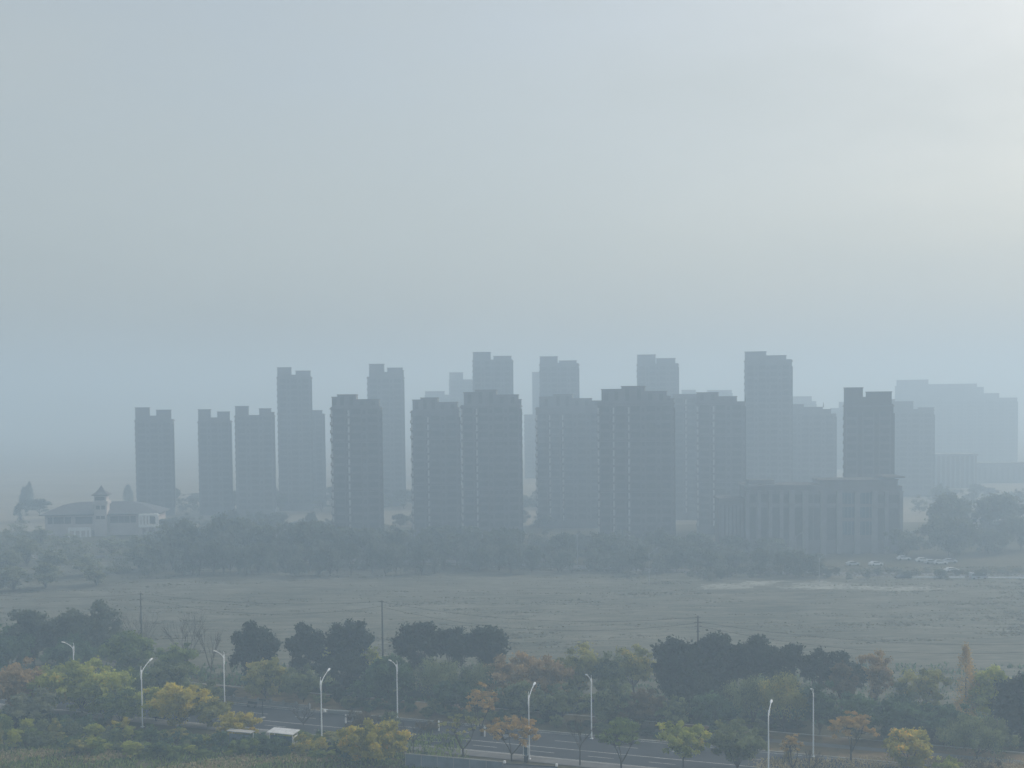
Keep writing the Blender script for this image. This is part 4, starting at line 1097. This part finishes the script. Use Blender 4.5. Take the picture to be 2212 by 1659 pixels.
# ------------------------------------------------------------------ cars at the far right
def car(label, loc, rz, paint, kind='car'):
    root = thing("parked_car", label, "car", loc, rz, "vehicles parked beyond the field")
    if kind == 'van':
        prof = [(-2.5,.35),(2.5,.35),(2.55,.9),(2.1,1.15),(1.6,1.95),(1.3,2.05),(-2.4,2.05),(-2.5,1.9)]
        glass = [(2.0,1.2),(1.55,1.85),(-2.1,1.85),(-2.1,1.25)]; hw = .95; wx = 1.6
    else:
        prof = [(-2.2,.35),(2.2,.35),(2.25,.75),(2.1,.88),(1.1,.98),(.45,1.42),(-1.1,1.45),(-1.75,1.02),(-2.2,.95),(-2.28,.7)]
        glass = [(.98,1.0),(.42,1.36),(-1.05,1.38),(-1.6,1.02)]; hw = .87; wx = 1.35
    b = MB(); b.prism(prof, -hw, hw); b.build("body", paint, root)
    b = MB(); b.prism(glass, -hw-.012, hw+.012); b.build("side_window", M_GLASS, root)
    for x in (-wx, wx):
        for s in (-1, 1):
            q = MB()
            ring = lambda y, r: [(x+r*math.cos(t*math.pi/6), y, .33+r*math.sin(t*math.pi/6)) for t in range(12)]
            q.frustum([ring(s*hw-.1, .33), ring(s*hw+.03, .33)]); wo = q.build("wheel", M_TYRE, root)
            q = MB(); q.frustum([ring(s*hw+.03*s, .18), ring(s*hw+.045*s, .18)]); q.build("rim", M_LAMP, wo)
    for s in (-1, 1):
        q = MB(); xf = prof[2][0]; q.box(xf-.12, xf+.02, s*hw*.62-.16, s*hw*.62+.16, .66, .8); q.build("headlight", M_LENS, root)
        q = MB(); xr = prof[0][0]; q.box(xr-.06, xr+.1, s*hw*.72-.12, s*hw*.72+.12, .72, .88); q.build("tail_light", M_RED, root)
    return root
P_WHITE = plain("car_paint_white", (.75,.76,.77), 0.25, .02, 1, spec=.6)
P_DARK = plain("car_paint_dark", (.05,.055,.065), 0.25, .05, 1, spec=.6)
P_SILVER = plain("car_paint_silver", (.42,.44,.46), 0.3, .03, 1, spec=.6)
cars = [
 (2113,1252,0,P_SILVER,'van',"pale-roofed van by the track at the right, largest parked vehicle"),
 (1950,1252,8,P_DARK,'car',"dark car with slanting bright windscreen left of the white barrier"),
 (2056,1236,0,P_WHITE,'car',"white-roofed car alone above the white roadside barrier"),
 (1760,1240,0,P_WHITE,'car',"white car at the foot of the bright slanting lamp"),
 (1892,1222,12,P_WHITE,'car',"white car among shrubs in front of the hall's right end"),
 (1952,1210,0,P_WHITE,'car',"small white car left of the group with bright roofs"),
 (1993,1214,-5,P_WHITE,'car',"bright-roofed car at the left of the car park group"),
 (2012,1218,-5,P_SILVER,'car',"silver car, second of the car park group from the left"),
 (2031,1219,-5,P_WHITE,'car',"bright-roofed car at the centre right of the car park group"),
 (2052,1216,-5,P_SILVER,'car',"silver car at the right end of the car park group"),
 (1842,1222,10,P_SILVER,'car',"silver car half hidden by shrubs before the hall's blue glazing"),
]
for px, py, rz, pt, kd, lab in cars:
    p = at_z(px, py); car(lab, (p.x, p.y, .015), math.radians(rz), pt, kd)
# white roadside barrier
def barrier():
    a, c = at_z(1965,1251), at_z(2230,1253)
    root = thing("roadside_barrier", "long low white roadside barrier left and right of the parked van", "barrier", (a.x, a.y, 0), math.atan2(c.y-a.y, c.x-a.x))
    L = (c-a).length
    for x0, x1 in ((0,.45*L),(.62*L,L)):
        b = MB(); b.box(x0, x1, -.08, .08, .45, .95); b.build("rail", M_WHITE, root)
    n = 18
    for i in range(n):
        x = L*i/(n-1)
        b = MB(); b.box(x-.08, x+.08, .08, .2, 0, 1.0); b.build("post", M_KERB, root)
barrier()

# ------------------------------------------------------------------ roadside things
def shelter():
    p = at_z(612, 1581, 2.7)
    root = thing("bus_shelter", "white flat-roofed bus shelter half hidden by green bushes at the road's left", "bus shelter", (p.x, p.y, .1), LAMP_YAW)
    b = MB()
    b.frustum([[(-2.3,-1.1,2.55),(2.3,-1.1,2.55),(2.3,1.1,2.75),(-2.3,1.1,2.75)], [(-2.3,-1.1,2.67),(2.3,-1.1,2.67),(2.3,1.1,2.87),(-2.3,1.1,2.87)]]); b.build("roof", M_SHELTER, root)
    for x in (-2.0, 2.0):
        for y in (-.7, .7):
            q = MB(); q.tube([(x,y,0),(x,y,2.6+.1*y)], .05, 8); q.build("post", M_LAMP, root)
    q = MB(); q.box(-1.9, 1.9, -.74, -.70, .4, 2.2); q.build("back_panel", M_BLUEGLASS, root)
    q = MB(); q.box(-1.8, 1.8, -.6, -.15, .42, .48); q.build("bench_seat", M_LAMP, root)
    q = MB(); q.box(2.02, 2.06, -.6, .6, .4, 2.2); q.build("end_panel", M_WHITE, root)
shelter()
def second_canopy():
    p = at_z(520, 1580, 2.4)
    root = thing("bus_shelter", "low pale canopy left of the white shelter, mostly behind the bright yellow bush", "bus shelter", (p.x, p.y, .1), LAMP_YAW)
    b = MB(); b.box(-2.2, 2.2, -.7, .7, 2.3, 2.42); b.build("roof", M_KERB, root)
    for x in (-1.9, 1.9):
        q = MB(); q.tube([(x,.5,0),(x,.5,2.3)], .06, 8); q.build("post", M_LAMP, root)
    q = MB(); q.box(-1.8, 1.8, -.5, -.46, .3, 2.0); q.build("back_panel", M_PANEL, root)
second_canopy()
def lawn_bench():
    p = at_z(544, 1529)
    root = thing("bench", "small dark bench with pale top on the lawn left of the dark post", "bench", (p.x, p.y, .09), LAMP_YAW-.1)
    b = MB(); b.box(-1.0,1.0,-.28,.28,.42,.52); b.build("seat", M_PAVE, root)
    for x in (-.75, .75):
        q = MB(); q.box(x-.12, x+.12, -.24, .24, 0, .42); q.build("leg", M_DARKMETAL, root)
    q = MB(); q.box(-1.0, 1.0, .22, .28, .52, .95); q.build("backrest", M_DARKMETAL, root)
lawn_bench()
def dark_post():
    p = at_z(568, 1551)
    root = thing("sign_post", "slim dark T-shaped post beside the lawn, right of the small bench", "sign post", (p.x, p.y, .09), LAMP_YAW)
    z = 2.9
    b = MB(); b.tube([(0,0,0),(-.05,0,z)], [.10,.08], 8); b.build("post", M_DARKMETAL, root)
    q = MB(); q.box(-.75, .65, -.05, .05, z, z+.22); q.build("top_board", M_DARKMETAL, root)
    q = MB(); q.frustum([[(-.4,-.4,-.02),(.4,-.4,-.02),(.4,.4,-.02),(-.4,.4,-.02)],[(-.2,-.2,.12),(.2,-.2,.12),(.2,.2,.12),(-.2,.2,.12)]]); q.build("foot", M_KERB, root)
dark_post()
def low_wall():
    a, c = at_z(478,1512), at_z(668,1534)
    root = thing("stone_balustrade", "low pale stone balustrade with little posts behind the lawn under the evergreens", "balustrade", (a.x, a.y, .05), math.atan2(c.y-a.y, c.x-a.x))
    L = (c-a).length
    b = MB(); b.box(0, L, -.2, .2, 0, .45); b.build("plinth", M_STONE, root)
    b = MB(); b.box(0, L, -.12, .12, .62, .78); b.build("rail", M_STONE, root)
    n = 8
    for i in range(n):
        x = L*i/(n-1); q = MB(); q.box(x-.18, x+.18, -.23, .23, 0, .95)
        q.frustum([[(x-.2,-.25,.95),(x+.2,-.25,.95),(x+.2,.25,.95),(x-.2,.25,.95)],[(x-.04,-.04,1.25),(x+.04,-.04,1.25),(x+.04,.04,1.25),(x-.04,.04,1.25)]]); q.build("post", M_STONE, root)
low_wall()
def low_wall2():
    a, c = at_z(708,1541), at_z(780,1545)
    root = thing("low_wall", "short pale wall with a heap of pale plants right of the stone balustrade", "low wall", (a.x, a.y, .05), math.atan2(c.y-a.y, c.x-a.x))
    L = (c-a).length
    b = MB(); b.box(0, L, -.2, .2, 0, .5); b.build("plinth", M_STONE, root)
    b = MB(); b.box(-.05, L+.05, -.25, .25, .5, .6); b.build("coping", M_KERB, root)
low_wall2()
def bollard(label, px, py, h):
    p = at_z(px, py)
    root = thing("white_post", label, "post", (p.x, p.y, .09), 0, "white painted posts on the far kerb")
    b = MB(); b.tube([(0,0,0),(0,0,h*.9),(0,0,h)], [.13,.13,.07], 8); b.build("post", M_WHITE, root)
    q = MB(); q.tube([(0,0,h*.68),(0,0,h*.78)], .137, 8); q.build("band", M_DARKMETAL, root)
bollard("white painted post on the far kerb left of the golden tree", 747, 1563, 1.5)
bollard("white painted post on the far kerb left of the sparse brown street tree", 948, 1580, 1.7)
bollard("white painted post on the far kerb behind the sparse brown street tree", 1047, 1592, 1.6)
def bus_stop_frame():
    p = at_z(1136, 1640)
    root = thing("notice_frame", "white open notice frame standing left of the middle near-side lamp foot", "notice frame", (p.x, p.y, .1), LAMP_YAW-.3)
    for x in (-.4, .4):
        q = MB(); q.box(x-.06, x+.06, -.06, .06, 0, 1.75); q.build("post", M_WHITE, root)
    q = MB(); q.box(-.46, .46, -.07, .07, 1.75, 1.87); q.build("top_bar", M_WHITE, root)
    q = MB(); q.box(-.34, .34, -.02, .02, .5, 1.7); q.build("panel", M_BLUEGLASS, root)
bus_stop_frame()
def bin_():
    p = at_z(1144, 1648)
    root = thing("litter_bin", "small dark litter bin at the foot of the middle near-side lamp", "litter bin", (p.x-.5, p.y, .1), LAMP_YAW)
    b = MB(); b.frustum([[(-.22,-.2,0),(.22,-.2,0),(.22,.2,0),(-.22,.2,0)],[(-.27,-.25,.85),(.27,-.25,.85),(.27,.25,.85),(-.27,.25,.85)]]); b.build("body", M_DARKMETAL, root)
    q = MB(); q.box(-.3,.3,-.28,.28,.85,.95); q.build("lid", M_DARKMETAL, root)
bin_()
def hoarding():
    a, c = at_z(876, 1628, 2.0), at_z(1086, 1646, 2.0)
    a.z = c.z = 0
    root = thing("hoarding", "blue grey panel hoarding with bright top rail along the bottom edge", "fence", a, math.atan2(c.y-a.y, c.x-a.x))
    L = (c-a).length; n = 6
    for i in range(n):
        x0, x1 = L*i/n+.04, L*(i+1)/n-.04
        q = MB(); q.box(x0, x1, -.03, .03, .05, 1.94)
        for t in range(5):
            xx = x0+(x1-x0)*(t+.5)/5; q.box(xx-.06, xx+.06, -.06, -.03, .1, 1.9)
        q.build("panel", M_PANEL, root)
    for i in range(n+1):
        q = MB(); q.box(L*i/n-.04, L*i/n+.04, -.05, .05, 0, 2.0); q.build("post", M_KERB, root)
    q = MB(); q.box(-.1, L+.1, -.07, .07, 2.0, 2.08); q.build("top_rail", M_KERB, root)
hoarding()
def guard_hut():
    a, c = at_z(1088, 1650, 2.6), at_z(1205, 1657, 2.6)
    rz = math.atan2(c.y-a.y, c.x-a.x); L = (c-a).length
    root = thing("guard_hut", "dark flat-roofed hut cut by the bottom edge right of the hoarding", "hut", (a.x, a.y, 0), rz)
    b = MB(); b.box(.2, L-.2, -4.4, -.3, 0, 2.45); b.build("wall", M_DARKMETAL, root)
    b = MB(); b.box(0, L, -4.7, 0, 2.45, 2.6); b.build("roof", M_DARKMETAL, root)
    b = MB(); b.box(0, L, -.12, 0.02, 2.6, 2.72); b.build("parapet", M_DARKMETAL, root)
    for x in (.15, L-.15):
        q = MB(); q.box(x-.15, x+.15, -.2, .1, 2.72, 3.05); q.build("corner_cap", M_WHITE, root)
    for i in range(3):
        q = MB(); x = L*(i+.5)/3; q.box(x-.6, x+.6, -4.45, -4.4, 1.0, 2.0); q.build("window", M_GLASS, root)
guard_hut()

# ------------------------------------------------------------------ grass that nobody could count
def grass(name, pts, hgt, wid, colour, seed, label):
    r = np.random.default_rng(seed); n = len(pts)
    p = np.asarray(pts, float)
    a = r.uniform(0, 6.28, n); w = wid*r.uniform(.6,1.4,n); h = hgt*r.uniform(.4,1.3,n)
    dx = np.stack([np.cos(a)*w, np.sin(a)*w, np.zeros(n)],1)
    lean = np.stack([r.normal(0,.35,n)*h, r.normal(0,.35,n)*h, h],1)
    V = np.stack([p-dx, p+dx, p+dx*.35+lean, p-dx*.35+lean],1).reshape(-1,3)
    me = mesh_np(name, V, np.arange(n*4).reshape(-1,4), r.uniform(0,1,n), [fol(colour)])
    o = link(name, me); o["kind"] = "stuff"; o["label"] = label; o["category"] = "grass"
    return o
def scatter_px(n, box, seed, clump=6, spread=.6):
    r = np.random.default_rng(seed); out = []
    x0, x1, y0, y1 = box
    for i in range(n):
        q = at_z(r.uniform(x0,x1), r.uniform(y0,y1))
        for k in range(clump): out.append((q.x+r.normal(0,spread), q.y+r.normal(0,spread), 0))
    return out
def patchy(pts, sc, seed, keep):
    p = np.array(pts); n = smooth_noise(p[:,0], p[:,1], sc, seed, .6)
    return [q for q, v in zip(pts, n) if v > keep]
grass("straw_grass", patchy(scatter_px(3600, (-40,760,1622,1672), 1, 7), .35, 41, .05), .32, .22, 'straw', 1, "straw coloured tussocks on the bank at lower left")
grass("weed_grass", scatter_px(1800, (-40,1000,1590,1672), 2, 6), .5, .13, 'green', 2, "green weeds under the lower left bushes")
grass("lawn_grass", scatter_px(900, (1640,2230,1640,1675), 3, 6), .3, .08, 'straw', 3, "dry grass at the bottom right")
def field_tufts():
    r = np.random.default_rng(11); out = []
    for i in range(2600):
        px = r.uniform(-60, 2280); py = 1224 + (190 - 40*max(0, (px-1500)/700))*r.uniform()**1.3
        q = at_z(px, py, .35); L = r.uniform(1.5, 7)
        for k in range(14): out.append((q.x+r.uniform(-L,L), q.y+r.normal(0,.35), .22))
    return out
grass("field_grass", field_tufts(), .24, .50, 'meadow', 12, "dull tussocky grass across the open field")
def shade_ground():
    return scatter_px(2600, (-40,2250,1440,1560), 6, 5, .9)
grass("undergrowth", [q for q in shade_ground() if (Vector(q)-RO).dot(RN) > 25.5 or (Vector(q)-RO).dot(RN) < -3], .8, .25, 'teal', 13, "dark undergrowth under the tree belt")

# ------------------------------------------------------------------ haze
def haze():
    b = MB(); b.box(-4000, 4000, -260, 4600, -1.2, 112)
    mt = bpy.data.materials.new("haze_air"); mt.use_nodes = True
    nt = mt.node_tree; nt.nodes.clear()
    out = nt.nodes.new("ShaderNodeOutputMaterial"); pv = nt.nodes.new("ShaderNodeVolumePrincipled")
    pv.inputs["Color"].default_value = (*HAZE_COLOR, 1)
    pv.inputs["Density"].default_value = HAZE_DENSITY
    pv.inputs["Density Attribute"].default_value = ""
    pv.inputs["Absorption Color"].default_value = (*HAZE_ABS, 1)      # fine droplets: scatter blue more than red, absorb little
    pv.inputs["Anisotropy"].default_value = HAZE_G
    nt.links.new(pv.outputs[0], out.inputs["Volume"])
    o = b.build("haze", mt)
    o["kind"] = "stuff"; o["label"] = "pale winter haze filling the air"; o["category"] = "haze"
    return o
haze()
